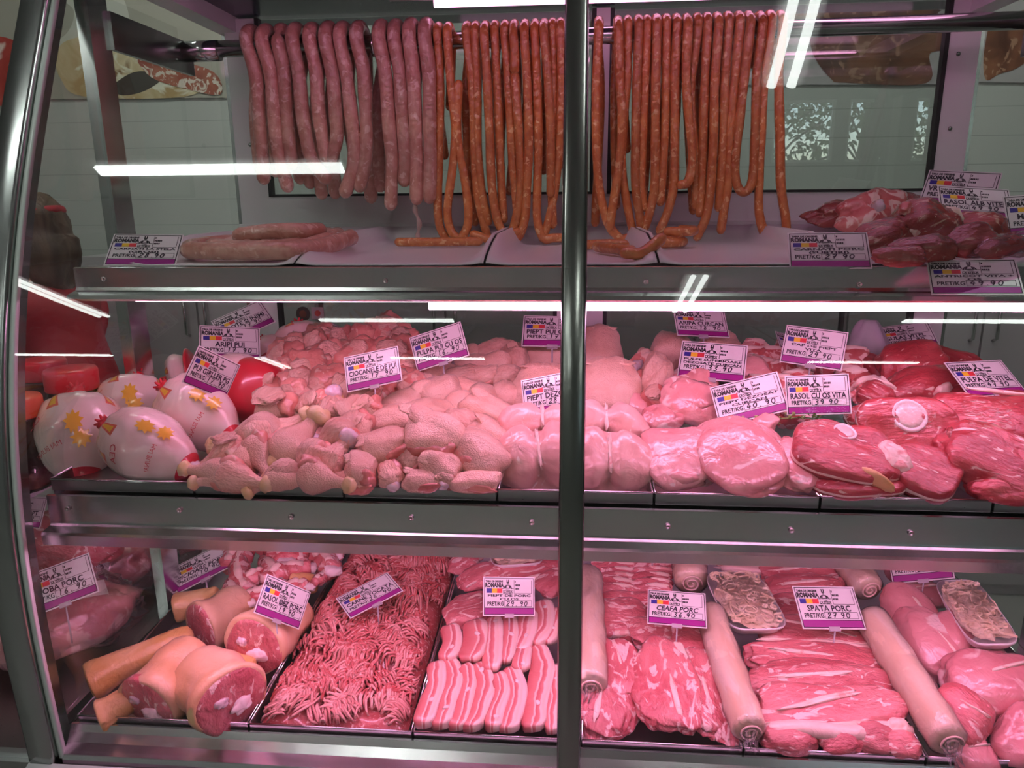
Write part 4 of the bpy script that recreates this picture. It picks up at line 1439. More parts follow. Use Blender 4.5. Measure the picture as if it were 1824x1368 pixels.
# whole chickens in printed bags
def bag_mat(name):
    ma, nt, b = nmat(name)
    N = nt.nodes.new
    L = nt.links.new
    uv = N('ShaderNodeUVMap')
    sp = N('ShaderNodeSeparateXYZ')
    L(uv.outputs[0], sp.inputs[0])
    tc = N('ShaderNodeTexCoord')
    oi = N('ShaderNodeObjectInfo')
    n = N('ShaderNodeTexNoise')
    n.inputs['Scale'].default_value = 12
    L(tc.outputs['Object'], n.inputs['Vector'])
    cr = N('ShaderNodeValToRGB')
    cr.color_ramp.elements[0].position = .35
    cr.color_ramp.elements[0].color = (.84, .60, .54, 1)
    cr.color_ramp.elements[1].position = .65
    cr.color_ramp.elements[1].color = (.90, .76, .71, 1)
    L(n.outputs[0], cr.inputs[0])

    def math_(op, a, b2=None, c=None):
        q = N('ShaderNodeMath')
        q.operation = op
        for i, v in enumerate((a, b2, c)):
            if v is None:
                continue
            if isinstance(v, (int, float)):
                q.inputs[i].default_value = v
            else:
                L(v, q.inputs[i])
        return q.outputs[0]
    u, v = sp.outputs[0], sp.outputs[1]      # u around, v from the tied neck (0) to the far end (1)
    ph = math_('MULTIPLY', u, 13.0)
    fr = math_('FRACT', ph)
    d = math_('ABSOLUTE', math_('SUBTRACT', fr, .5))
    inv = math_('GREATER_THAN', v, .07)
    below = math_('LESS_THAN', v, .30)
    pet = math_('MULTIPLY', math_('MULTIPLY', math_('LESS_THAN', d, math_('MULTIPLY_ADD', v, 1.0, .06)), inv), below)
    pet2 = math_('MULTIPLY', math_('MULTIPLY', math_('LESS_THAN', d, math_('MULTIPLY_ADD', v, .8, -.02)), math_('GREATER_THAN', v, .10)), math_('LESS_THAN', v, .27))
    keep = math_('GREATER_THAN', math_('SINE', math_('MULTIPLY_ADD', math_('FLOOR', ph), 2.4, 1.0)), -.25)
    pet = math_('MULTIPLY', pet, keep)
    pet2 = math_('MULTIPLY', pet2, keep)
    end = math_('GREATER_THAN', v, .90)

    def mix(f, a, c):
        q = N('ShaderNodeMix')
        q.data_type = 'RGBA'
        L(f, q.inputs[0])
        L(a, q.inputs[6])
        q.inputs[7].default_value = (*c, 1)
        return q.outputs[2]
    col = mix(pet, cr.outputs[0], (.78, .16, .10))
    col = mix(pet2, col, (.90, .52, .05))
    col = mix(end, col, (.75, .03, .06))
    L(col, b.inputs['Base Color'])
    b.inputs['Roughness'].default_value = .3
    b.inputs['Coat Weight'].default_value = .8
    b.inputs['Coat Roughness'].default_value = .07
    n2 = N('ShaderNodeTexNoise')
    n2.inputs['Scale'].default_value = 30
    n2.inputs['Distortion'].default_value = 1.6
    L(tc.outputs['Object'], n2.inputs['Vector'])
    bp = N('ShaderNodeBump')
    bp.inputs['Strength'].default_value = .6
    bp.inputs['Distance'].default_value = .006
    L(n2.outputs[0], bp.inputs['Height'])
    L(bp.outputs[0], b.inputs['Coat Normal'])
    return ma


BAGM = bag_mat('printed_chicken_bag')
REDP = plain('red_bag_print', (.62, .03, .05), .3, coat=.6)
YEL = plain('yellow_bag_print', (.86, .50, .05), .3, coat=.6)


def text_mesh(body, size=1.0, shear=0.0, sx=1.0, align='CENTER', bold=0.0):
    cu = bpy.data.curves.new('t', 'FONT')
    cu.body = body
    cu.size = size
    cu.shear = shear
    cu.align_x = align
    cu.align_y = 'CENTER'
    cu.resolution_u = 2
    cu.offset = bold
    o = bpy.data.objects.new('t', cu)
    COL.objects.link(o)
    dg = bpy.context.evaluated_depsgraph_get()
    me = bpy.data.meshes.new_from_object(o.evaluated_get(dg))
    v = [(a.co.x * sx, a.co.y, 0) for a in me.vertices]
    f = [tuple(p.vertices) for p in me.polygons]
    bpy.data.objects.remove(o)
    bpy.data.curves.remove(cu)
    bpy.data.meshes.remove(me)
    return v, f


def wrap_text(body, size, L, W, H, u0, w0, rot, mb, mi=0):
    """letters laid on the bag's surface (an ellipsoid with half axes L, W, H): u0 along x, w0 around"""
    v, f = text_mesh(body, size, .1)
    out = []
    for x, y, _ in v:
        c, s_ = math.cos(rot), math.sin(rot)
        a, b_ = x * c - y * s_, x * s_ + y * c
        X = u0 + a
        ang = w0 + b_ / W
        k = math.sqrt(max(.02, 1 - (X / L) ** 2))
        out.append((X * 1.0, W * k * math.cos(ang) * 1.035, H * k * math.sin(ang) * 1.035))
    mb.add(out, f, mi)


def bagged_chicken(x1, y1, x2, y2, wd, label, dz=0., red=.0, hr=.9, lay=1.2, text=True):
    """tied neck at the first point"""
    M, L, s = pose(x1, y1, x2, y2, PL_MID, lay, dz)
    W = wd * s
    W *= 1.12
    H = W * hr
    nu, nv = 40, 28
    sd = seed()
    v, f, uvs = [], [], []
    for i in range(nv + 1):
        t = i / nv
        x = -L / 2 + L * t
        r = (math.sin(math.pi * min(1, t ** .8 * .96 + .03)) ** .62)
        r *= .16 + .84 * min(1, t / .13) ** .6 if t < .13 else 1.0
        for j in range(nu + 1):
            q = 2 * math.pi * j / nu
            k = r * (1 + .05 * nz(t * 4 + sd, math.cos(q), math.sin(q)) * 2)
            k *= 1 + .07 * max(0, 1 - t / .3) * math.sin(q * 11 + sd) * (t > .02)
            v.append((x, math.cos(q) * k * W / 2, math.sin(q) * k * H / 2))
            uvs.append((j / nu, t))
    f = [(i * (nu + 1) + j, i * (nu + 1) + j + 1, (i + 1) * (nu + 1) + j + 1, (i + 1) * (nu + 1) + j) for i in range(nv) for j in range(nu)]
    me = bpy.data.meshes.new('bag')
    me.from_pydata(v, [], f)
    uvl = me.uv_layers.new(name='UVMap')
    for p in me.polygons:
        p.use_smooth = True
        for li, vi in zip(p.loop_indices, p.vertices):
            uvl.data[li].uv = uvs[vi]
    me.materials.append(BAGM)
    r_ = empty('bagged_chicken', M, label, 'bagged chicken', 'whole chickens in printed bags')
    o = bpy.data.objects.new('bag', me)
    COL.objects.link(o)
    o.parent = r_
    k_ = blob(W * .16, W * .20, W * .18, 18, 12, .3, 4, .1, sd=sd)
    sub('neck_tie', moved(k_, T(-L / 2 - W * .01, 0, 0)), RED, True, r_)
    tuft = MB()
    for j in range(7):
        a = j * .9
        tuft.tube([(-L / 2, 0, 0), (-L / 2 - W * .08, W * .05 * math.cos(a), W * .05 * math.sin(a)), (-L / 2 - W * .13, W * .10 * math.cos(a), W * .10 * math.sin(a))], [W * .02, W * .03, W * .012], 6)
    sub('bag_end', tuft, RED, True, r_)
    if red:
        b_ = MB()
        kk = blob(L * red, W * 1.01, H * 1.01, 36, 20, .05, 2.2, .0, sd=sd)
        sub('red_band', moved(kk, T(L * (.5 - red * .48), 0, 0)), REDP, True, r_)
    if text:
        b_ = MB()
        wrap_text('CEA', W * .15, L / 2, W / 2, H / 2, -L * .10, 2.25, 1.3, b_)
        wrap_text('MAI BUNA!', W * .085, L / 2, W / 2, H / 2, L * .22, 1.9, 1.45, b_)
        sub('print', b_, REDP, False, r_)
        b_ = MB()
        sub_pts = []
        for (u0, w0, a_, c_) in ((L * .02, 1.2, W * .17, W * .11), (L * .19, 1.05, W * .12, W * .13)):
            ring = []
            for j in range(18):
                q = 2 * math.pi * j / 18
                sb = 1 if j % 2 else .62
                X = u0 + a_ * math.cos(q) * sb
                ang = w0 + c_ * math.sin(q) * sb / (W / 2)
                k = math.sqrt(max(.02, 1 - (X / (L / 2)) ** 2))
                ring.append((X, W / 2 * k * math.cos(ang) * 1.03, H / 2 * k * math.sin(ang) * 1.03))
            cen = [sum(p[i] for p in ring) / 18 * 1.03 for i in range(3)]
            b_.add(ring + [cen], [(j, (j + 1) % 18, 18) for j in range(18)])
        sub('yellow_patch', b_, YEL, True, r_)
    return r_


bagged_chicken(136, 702, 146, 862, 132, 'bagged whole chicken standing at the left end of the shelf', .0)
bagged_chicken(190, 756, 350, 842, 116, 'bagged whole chicken lying nearest the front, its tie pointing left', .016)
bagged_chicken(240, 672, 232, 778, 112, 'bagged whole chicken standing behind the leftmost one', .0)
bagged_chicken(294, 692, 420, 790, 112, 'bagged whole chicken lying behind the front one', .02)
bagged_chicken(300, 676, 352, 660, 74, 'bagged chicken mostly hidden behind the grill chicken tag', .0, .3, text=False)
bagged_chicken(372, 672, 500, 716, 110, 'bagged chicken showing its large red plastic end', .004, .74, text=False)
bagged_chicken(532, 582, 548, 650, 92, 'small red and yellow poultry bag at the back by the glass door', .0, .36, text=False)
bagged_chicken(468, 606, 490, 650, 60, 'small poultry bag half hidden behind the wings price tag', .0, .3, text=False)

# pouches of giblets with paper labels
for k, (x, y, a, lab) in enumerate(((478, 660, .3, 'pouch of dark poultry hearts with a white label, next to the wings tag'), (522, 668, -.2, 'pouch of dark poultry hearts with a white label, rightmost of two'), (436, 668, .1, 'pouch of dark giblets below the wings price tag'))):
    c = at(x, y + 14, PL_MID)
    s = depth(c) / F
    M = Matrix.Translation(c) @ Matrix.Rotation(a, 4, 'Z') @ Matrix.Rotation(.75, 4, 'X')
    r_ = empty('giblet_pouch', M, lab, 'giblet pouch', 'giblet pouches')
    sub('contents', blob(82 * s, 74 * s, 50 * s, 28, 18, .08, 3, .03), GIBLET, True, r_)
    b_ = blob(66 * s, 34 * s, 6 * s, 24, 10, .04, p=4)
    o = sub('paper_label', moved(b_, T(0, 22 * s, 21 * s, .1, 0, .35 * -1)), WHITE, True, r_)
    ln = MB()
    for j in range(2):
        ln.tube([(-34 * s, -6 * s - j * 8 * s, 25 * s - j * .0015), (0, -9 * s - j * 8 * s, 26.5 * s - j * .0015), (34 * s, -6 * s - j * 8 * s, 24 * s - j * .0015)], .0009, 6)
    sub('printed_lines', ln, WHITE, True, r_)

# clear plastic bag standing among the beef
c0 = onY(1540, 640, 1.66)
sd = seed()
b_ = MB()
nu, nv = 36, 24
v = []
for i in range(nv + 1):
    t = i / nv
    z = .088 - .175 * t
    r = .016 + .036 * math.sin(min(1, t * 1.9) * math.pi / 2) ** .8
    if t > .55:
        r *= 1 - .45 * (t - .55) / .45
    for j in range(nu):
        q = 2 * math.pi * j / nu
        k = r * (1 + .30 * nz(math.cos(q) * 1.3 + sd, math.sin(q) * 1.3, t * 2.5) + .10 * math.sin(5 * q + 3 * t))
        v.append((math.cos(q) * k + .012 * t, math.sin(q) * k * .6, z))
b_.add(v, [(i * nu + j, (i + 1) * nu + j, (i + 1) * nu + (j + 1) % nu, i * nu + (j + 1) % nu) for i in range(nv) for j in range(nu)] + [tuple(range(nu))])
tag(ob('plastic_bag', b_.mesh('plastic_bag', BAGF, True), None, Matrix.Translation(c0)), 'upturned clear plastic bag standing among the beef cuts', 'plastic bag')
# ---------------------------------------------------------------- dark beef on the top shelf
TB = 'dark beef cuts on the top shelf'
PT = (1.19, 1.43, .07)
for x1, y1, x2, y2, wd, ma, lab, dz, ex in (
    (1452, 392, 1560, 376, 34, BEEFD, 'long dark beef strip pointing to the left at the back', -.004, ()),
    (1500, 394, 1600, 366, 44, BEEFM, 'bright beef piece streaked with fat on top of the dark beef', .012, (('gristle', GRIST, .16, .3, .5, -.05, -.3, .35, 0, 0),)),
    (1580, 366, 1650, 384, 40, BEEFD, 'dark beef piece at the top of the pile behind the thick cut', .012, ()),
    (1606, 416, 1680, 392, 62, BEEFD, 'thick dark beef cut in the middle with yellow fat at its edge', .016, (('fat_edge', FAT, .14, .5, .5, .42, -.1, .1, .2, 0), ('silver_skin', BEEFM, .3, .2, .3, -.3, .2, .4, .6, 0))),
    (1532, 440, 1612, 414, 44, BEEFD, 'dark beef cut behind the thin sausage price tag', .0, (('fat_fold', FAT, .26, .36, .5, .46, -.2, .1, .4, 0),)),
    (1600, 452, 1690, 446, 38, BEEFD, 'dark beef cut at the front of the pile', -.006, ()),
    (1560, 462, 1640, 462, 30, BEEFD, 'lowest flat dark beef slice on the tray rim', -.012, ()),
    (1690, 448, 1764, 430, 44, BEEFD, 'dark beef cut left of the wrapped cut', -.002, ()),
    (1690, 416, 1786, 418, 46, BEEFD, 'dark beef cut under the shank tag, showing purple film', .0, ()),
    (1668, 398, 1740, 392, 34, BEEFD, 'flat dark beef cut directly under the white shank tag', .002, ()),
):
    lump('beef_cut', x1 - 4, y1 - 4, x2 + 4, y2 - 4, wd * 1.35, ma, lab, 'beef', TB, pl=PT, lay=.55, dz=dz, extra=ex, fold=.05, hr=.8, amp=.18)
M, L, s = pose(1740, 452, 1830, 430, PT, .5, -.004)
r_ = empty('wrapped_beef_cut', M, 'beef cut wrapped in crinkled clear film at the right', 'wrapped beef', None)
sub('meat', blob(L, 44 * s, 36 * s, 30, 18, .1), BEEFD, True, r_)
sub('film', blob(L * 1.12, 52 * s, 42 * s, 34, 22, .2, 3.5, .12, 9), FILM, True, r_)

# ---------------------------------------------------------------- lower deck
# minced meat: one heap of strands
def mince():
    x0, x1, y0, y1 = BX[1] + .012, BX[2] - .012, 1.062, 1.74

    def hgt(x, y):
        u = (x - x0) / (x1 - x0)
        e = min(1, min(u, 1 - u) * 6) ** .5
        e2 = min(1, (y - y0) * 14) ** .5
        return .600 + .062 * (y - 1.05) + (.030 + .022 * nz(x * 9, y * 9, 4) + .018 * nz(x * 22, y * 22, 1) + .012 * (y > 1.2) + .03 * max(0, y - 1.5)) * e * (.35 + .65 * e2) + .012
    b_ = MB()
    nx, ny = 30, 60
    v = [(x0 + (x1 - x0) * i / nx, y0 + (y1 - y0) * j / ny, hgt(x0 + (x1 - x0) * i / nx, y0 + (y1 - y0) * j / ny) - .004) for j in range(ny + 1) for i in range(nx + 1)]
    b_.add(v, [(j * (nx + 1) + i, j * (nx + 1) + i + 1, (j + 1) * (nx + 1) + i + 1, (j + 1) * (nx + 1) + i) for j in range(ny) for i in range(nx)])
    tone = [(.48, .10, .10, 1)] * len(b_.v)
    rr = random.Random(3)
    for c in range(300):
        cy = y0 + .02 + (y1 - y0 - .04) * rr.random()
        cx = x0 + .02 + (x1 - x0 - .04) * rr.random()
        a = rr.uniform(-.9, .9) + math.pi / 2 * rr.choice((1, 1, 1, 0))
        cur = rr.uniform(-28, 28)
        n = rr.randint(7, 13)
        ln = rr.uniform(.025, .05)
        arch = rr.uniform(.003, .014)
        cb = rr.choice((.05, .12, .18, .25, .32, .5))
        for k in range(n):
            off = (k - n / 2) * .0050
            pts = []
            l2 = ln * rr.uniform(.5, 1.2)
            aj = a + rr.uniform(-.28, .28)
            off += rr.uniform(-.0016, .0016)
            sh = rr.uniform(-.008, .008)
            for i in range(7):
                t = (i / 6 - .5) * l2
                aa = aj + cur * t * .5
                t2 = t + sh
                px = cx + math.cos(aa) * t2 - math.sin(aa) * (off + rr.uniform(-.0006, .0006))
                py = cy + math.sin(aa) * t2 + math.cos(aa) * (off + rr.uniform(-.0006, .0006))
                px = min(max(px, x0 + .003), x1 - .003)
                py = max(py, y0 + .002)
                pts.append(Vector((px, py, hgt(px, py) + arch * (1 - (2 * t / l2) ** 2) + .0015 + rr.uniform(-.0008, .0008))))
            t0 = len(b_.v)
            b_.tube(pts, [.0015, .0023 + rr.uniform(0, .0005), .0024, .0026 + rr.uniform(-.0004, .0004), .0023, .0024, .0014], 6)
            q = cb + rr.uniform(-.20, .20) + (.35 if py < y0 + .07 else 0)
            q = min(1, max(0, q))
            c_ = tuple(a_ + (c2 - a_) * q for a_, c2 in zip((.52, .09, .09), (.84, .47, .43)))
            tone += [(*c_, 1)] * (len(b_.v) - t0)
    me = b_.mesh('minced_meat', MINCE, True)
    ca = me.color_attributes.new('tone', 'FLOAT_COLOR', 'POINT')
    ca.data.foreach_set('color', [c for t_ in tone for c in t_])
    o = ob('minced_meat', me)
    tag(o, 'heap of pink minced meat strands filling its steel tray', 'minced meat', None, 'stuff')


mince()


# pork belly slices
def belly(pts, wd, label, th=.011, dz=.0, tilt=.0):
    """slice lying along picked points; width in picked pixels"""
    P = [at(x, y, raised(PL_LOW, dz)) for x, y in pts]
    P = smooth_path(P, 8)
    s = depth(P[0]) / F
    W = wd * s * 1.15
    c0 = sum(P, Vector()) / len(P)
    sd = seed()
    v, f, uv = [], [], []
    n = len(P)
    sec = [(-.5, 0, .0), (-.5, .8, .02), (-.46, 1, .05), (-.25, 1.05, .25), (0, 1.0, .5), (.25, 1.05, .75), (.46, 1, .95), (.5, .8, .98), (.5, 0, 1), (.0, -.1, .5)]
    for i, p in enumerate(P):
        t = (P[min(i + 1, n - 1)] - P[max(i - 1, 0)]).normalized()
        sdv = Vector((0, 0, 1)).cross(t).normalized()
        up_ = t.cross(sdv)
        e = min(1, (min(i, n - 1 - i) + .8) / 2.5) ** .5
        for a, h, u in sec:
            k = 1 + .16 * nz(p.x * 14 + sd, p.y * 14, a * 2)
            q = p + sdv * (a * W * k * e) + up_ * (h * th * (.6 + .4 * e) * (1 + .25 * nz(p.x * 30 + sd, p.y * 30, a))) + Vector((0, 0, tilt * a * W))
            v.append(q - c0)
            uv.append((i / n, u))
    m_ = len(sec)
    for i in range(n - 1):
        for j in range(m_):
            j2 = (j + 1) % m_
            f.append((i * m_ + j, (i + 1) * m_ + j, (i + 1) * m_ + j2, i * m_ + j2))
    f += [tuple(range(m_)), tuple((n - 1) * m_ + j for j in range(m_))[::-1]]
    me = bpy.data.meshes.new('slice')
    me.from_pydata([tuple(a) for a in v], [], f)
    ul = me.uv_layers.new(name='UVMap')
    for p in me.polygons:
        p.use_smooth = True
        for li, vi in zip(p.loop_indices, p.vertices):
            ul.data[li].uv = uv[vi]
    me.materials.append(BELLY)
    r_ = empty('pork_belly_slice', c0, label, 'pork belly', 'pork belly slices')
    o = bpy.data.objects.new('slice', me)
    COL.objects.link(o)
    o.parent = r_
    # the cut rib in the slice
    k = R.randint(2, n - 3)
    pp = P[k] - c0 + Vector((0, 0, th * .95))
    b_ = moved(blob(.013, .009, .006, 14, 8, .2, 4), T(pp.x + .004, pp.y, pp.z, R.uniform(0, 3)))
    sub('rib_bone', b_, BONE, True, r_)
    return r_


BF = [([(776, 1186), (778, 1225), (764, 1262), (755, 1298)], 30), ([(798, 1182), (806, 1222), (794, 1262), (784, 1300)], 32), ([(826, 1192), (832, 1230), (822, 1268), (812, 1302)], 30), ([(848, 1190), (862, 1228), (852, 1266), (836, 1304)], 34), ([(886, 1206), (894, 1240), (884, 1274), (878, 1304)], 26), ([(908, 1196), (920, 1236), (914, 1274), (902, 1306)], 32), ([(952, 1156), (966, 1196), (956, 1250), (948, 1304)], 36), ([(988, 1190), (990, 1240), (984, 1308)], 28), ([(1012, 1190), (1014, 1250), (1010, 1308)], 28)]
BS = [([(800, 1120), (806, 1148), (794, 1180)], 30), ([(846, 1112), (846, 1148), (836, 1182)], 36), ([(880, 1106), (880, 1150), (876, 1198)], 30), ([(906, 1098), (908, 1140), (900, 1184)], 26), ([(940, 1096), (938, 1130), (924, 1164)], 32), ([(966, 1076), (970, 1116), (952, 1152)], 32), ([(992, 1090), (984, 1122), (972, 1150)], 30), ([(932, 1160), (930, 1176), (928, 1198)], 28)]
for k, (pts, wd) in enumerate(BF):
    belly(pts, wd, 'streaky pork belly slice in the front row, %s from the left' % NUM[k], .014, .004, .12)
BS.sort(key=lambda q: q[0][0][0])
for k, (pts, wd) in enumerate(BS):
    belly(pts, wd, 'streaky pork belly slice in the row behind the front one, %s from the left' % NUM[k], .014, .012, .12)
PBK = 'thick pork belly pieces'
for x1, y1, x2, y2, wd, lab, ex in (
    (794, 1100, 870, 1086, 60, 'rounded pork belly piece below and left of the belly tag', 0), (810, 1072, 880, 1070, 34, 'long pork belly piece with a pale rind, left of the belly tag', 1),
    (820, 1040, 900, 1014, 46, 'flat pork belly piece under the foam tray', 0), (828, 980, 866, 984, 44, 'pork belly piece at the back left, fat edge in front', 1),
    (880, 1034, 990, 1010, 44, 'pork belly piece in front of the foam tray', 1), (960, 1050, 1010, 1030, 50, 'pork belly piece right of the belly tag', 0), (966, 980, 1010, 976, 50, 'pork belly piece at the back right beside the foam tray', 0), (800, 1010, 850, 1000, 40, 'pork belly piece along the left divider', 0), (900, 968, 950, 962, 40, 'pork belly piece at the back behind the foam tray', 0)):
    lump('pork_belly_piece', x1, y1, x2, y2, wd, PORK, lab, 'pork belly', PBK, pl=PL_LOW, lay=.3, dz=.004, hr=.5, extra=(('fat_edge', FAT, .9, .20, .5, 0, -.42, .2, .05, 0),) if ex else (('fat_edge', FAT, .4, .16, .5, .2, .40, .1, .3, 0),))

# pork neck slices
NG = 'pork neck slices'
for x1, y1, x2, y2, wd, lab, dz in (
    (1062, 1150, 1090, 1302, 100, 'pork neck slice lying leftmost in the front row, long lean grain', .0), (1098, 1150, 1110, 1240, 70, 'narrow pork neck slice with a white seam, above the leftmost one', .014),
    (1176, 1150, 1194, 1302, 104, 'widest pork neck slice in the middle of the front row', .010), (1242, 1166, 1272, 1304, 84, 'pork neck slice beside the long wrapped roll', .004),
    (1290, 1240, 1296, 1320, 50, 'pork neck slice pressed under the long wrapped roll', -.006)):
    lump('pork_neck_slice', x1, y1, x2, y2, wd, PORKN, lab, 'pork neck', NG, pl=PL_LOW, lay=.3, dz=dz, hr=.36, p=3.0, amp=.12, extra=(('fat_seam', FAT, .45, .10, .2, R.uniform(-.2, .2), R.uniform(-.25, .25), .42, R.uniform(-.4, .4), 0), ('fat_edge', FAT, .25, .16, .4, -.34, .3, .25, .3, 0)))
for x1, y1, x2, y2, wd, lab, dz in (
    (1060, 1104, 1150, 1108, 76, 'pork neck slice in the second row, right beside the short wrapped roll', .012), (1128, 1134, 1200, 1124, 60, 'pork neck slice in the second row under the neck price tag', .014),
    (1188, 1134, 1264, 1148, 66, 'pork neck slice in the second row, right end, laced with fat', .012), (1064, 1074, 1160, 1070, 40, 'long pork neck slice left of the neck price tag', .010), (1150, 1080, 1250, 1090, 50, 'pork neck slice hidden behind the neck price tag', .0)):
    lump('pork_neck_slice', x1, y1, x2, y2, wd, PORKN, lab, 'pork neck', NG, pl=PL_LOW, lay=.35, dz=dz, hr=.45, p=2.8, amp=.14, extra=(('fat_edge', FAT, .8, .12, .4, 0, -.40, .2, .1, 0),))
# two fanned rows of thin slices behind
for fx, nm in ((1086, 'left'), (1152, 'right')):
    for k in range(8):
        y = 1056 - k * 10
        lump('pork_neck_slice', fx - 34 + k * 1.2, y + 2, fx + 36 + k * 1.0, y - 4, 30, PORKN, 'thin pork neck slice, %s from the front in the %s fanned row' % (NUM[k], nm), 'pork neck', 'fanned thin pork neck slices', pl=PL_LOW, lay=.9, dz=.004, hr=.30, p=2.6, extra=(('fat_edge', FAT, .5, .22, .7, .28, .30, .2, -.2, 0),))

# pork shoulder slices with rind
SG = 'pork shoulder slices'


def shoulder(x1, y1, x2, y2, wd, lab, dz, rind, lay=.35, mat_=PORK):
    M, L, s = pose(x1, y1, x2, y2, PL_LOW, lay, dz)
    W = wd * s * 1.45
    L *= 1.05
    parts = [('lean', blob(L, W, W * .42, 44, 26, .12, 2.4, .05, 7, p=2.9), mat_)]
    seam = moved(blob(L * .5, W * .12, W * .10, 26, 10, .3, 4, .15), T(-L * .05, W * .05, W * .19, R.uniform(-.3, .3)))
    parts.append(('fat_seam', seam, FAT))
    if rind:
        pts = [Vector((-L * .48 + L * .96 * i / 16, -W * (.50 + .05 * math.sin(i * .55 + x1)), W * .07 + W * .06 * math.sin(i * .42 + y1))) for i in range(17)]
        parts.append(('rind', MB().tube(pts, [W * .09] + [W * .15] * 15 + [W * .09], 12), RIND))
        parts.append(('fat_band', moved(blob(L * .94, W * .16, W * .22, 36, 12, .16, 5), T(0, -W * .40, W * .09)), FAT))
    thing('pork_shoulder_slice', M, parts, lab, 'pork shoulder', SG)


shoulder(1348, 1262, 1604, 1262, 66, 'pork shoulder slice with the longest curved rind, first row from the front rind', .014, 1)
shoulder(1336, 1214, 1586, 1218, 58, 'pork shoulder slice with a white fat band, just behind the longest rind', .016, 0)
shoulder(1330, 1172, 1566, 1178, 50, 'pork shoulder slice in the middle with a ruffled edge', .016, 0)
shoulder(1352, 1122, 1556, 1132, 46, 'pork shoulder slice with a pale rind just below the shoulder price tag', .022, 1)
shoulder(1372, 1084, 1530, 1090, 46, 'pork shoulder slice behind the shoulder price tag', .012, 0)
shoulder(1364, 1050, 1500, 1044, 40, 'pork shoulder slice right of the big foam tray', .010, 1)
shoulder(1350, 1022, 1490, 1020, 36, 'pork shoulder slice at the back, third from the shelf edge', .010, 1)
shoulder(1280, 1000, 1486, 1000, 34, 'pork shoulder slice at the back, second from the shelf edge', .014, 1)
shoulder(1270, 976, 1470, 980, 34, 'pork shoulder slice farthest back, wavy edge', .012, 1)
for x1, y1, x2, y2, wd, lab in ((1362, 1314, 1452, 1306, 54, 'pork shoulder lump at the front left of its tray'), (1456, 1318, 1530, 1314, 50, 'pork shoulder lump in the front middle of its tray'), (1520, 1310, 1590, 1318, 52, 'rounded pork shoulder lump at the front right'), (1580, 1324, 1636, 1328, 42, 'smooth pork shoulder end at the front right corner')):
    lump('pork_shoulder_piece', x1, y1, x2, y2, wd, PORK, lab, 'pork shoulder', 'pork shoulder lumps at the front', pl=PL_LOW, lay=.5, dz=.0, hr=.7)
lump('pork_shoulder_piece', 1588, 1284, 1612, 1310, 34, FAT, 'pale end of a rind sticking out by the right divider', 'pork shoulder', None, pl=PL_LOW, lay=.5, dz=.01)

# large pork leg cuts at the right
LG = 'large pork leg cuts'
for x1, y1, x2, y2, wd, lab, dz, ma in (
    (1600, 1050, 1640, 1130, 78, 'rounded pork leg cut just right of the shoulder price tag', .008, PORKL), (1622, 1090, 1700, 1210, 84, 'long pork leg cut with a white seam beside the wrapped roll', .014, PORKL),
    (1660, 1110, 1736, 1160, 92, 'pork leg cut half under the tilted foam tray', .020, PORKL), (1690, 1220, 1860, 1214, 110, 'big shiny pork leg cut at the right edge', .018, PORKL),
    (1664, 1240, 1756, 1310, 88, 'dark red lean pork leg cut in the front', .022, PORK), (1780, 1290, 1860, 1340, 110, 'pale pork leg cut in the front right corner', .0, PORKL),
    (1580, 1010, 1660, 1016, 56, 'pork leg cut under the leg price tag', .0, PORKL), (1590, 1056, 1684, 1060, 50, 'pork leg cut lying below the leg price tag', .004, PORKL), (1700, 1180, 1790, 1170, 60, 'pork leg cut below the tilted foam tray', .0, PORKL), (1500, 1000, 1560, 990, 40, 'pork leg cut at the back left of its tray', -.006, PORKL), (1690, 1340, 1770, 1346, 60, 'pork leg cut lowest at the front', -.01, PORKL)):
    lump('pork_leg_cut', x1, y1, x2, y2, wd, ma, lab, 'pork leg', LG, pl=PL_LOW, lay=.5, dz=dz, hr=.62, p=2.6, amp=.10, fine=.03, extra=(('silver_skin', FAT, .5, .06, .2, .1, .1, .44, .2, 0),))


# rolls wrapped in film
def roll(x1, y1, x2, y2, wd, lab, dz, tail=True):
    M, L, s = pose(x1, y1, x2, y2, PL_LOW, .16, dz)
    r = wd * s / 2
    h = L / 2
    prof = [(-h, r * .25), (-h + r * .08, r * .72), (-h + r * .3, r * .95)] + [(-h + r * .5 + (L - r) * i / 14, r * (1 + .04 * math.sin(i * 1.7))) for i in range(15)] + [(h - r * .3, r * .95), (h - r * .08, r * .74), (h, r * .25)]
    core = lathe_x(prof, 26, .03, 14)
    film = lathe_x([(x * 1.005, q * 1.035) for x, q in prof], 30, .05, 40)
    parts = [('roll', core, RINDROLL), ('film', film, FILM)]
    endc = MB()
    sp = [Vector((h + .001, r * .62 * math.cos(a) * (1 - a / 16), r * .62 * math.sin(a) * (1 - a / 16))) for a in [i * .35 for i in range(40)]]
    endc.tube(sp, r * .06, 6)
    parts.append(('rolled_end', endc, RIND))
    if tail:
        tw = MB()
        for j in range(6):
            a = j * 1.05
            tw.tube([(h, r * .5 * math.cos(a), r * .5 * math.sin(a)), (h + r * .35, r * .30 * math.cos(a + .4), -r * .3 + r * .2 * math.sin(a)), (h + r * .75, r * .42 * math.cos(a + .9), -r * .55 + r * .2 * math.sin(a + .5))], [r * .12, r * .10, r * .03], 6)
        parts.append(('film_twist', tw, FILM))
    return thing('wrapped_roll', M, parts, lab, 'wrapped roll', 'pork skin rolls in clear film')


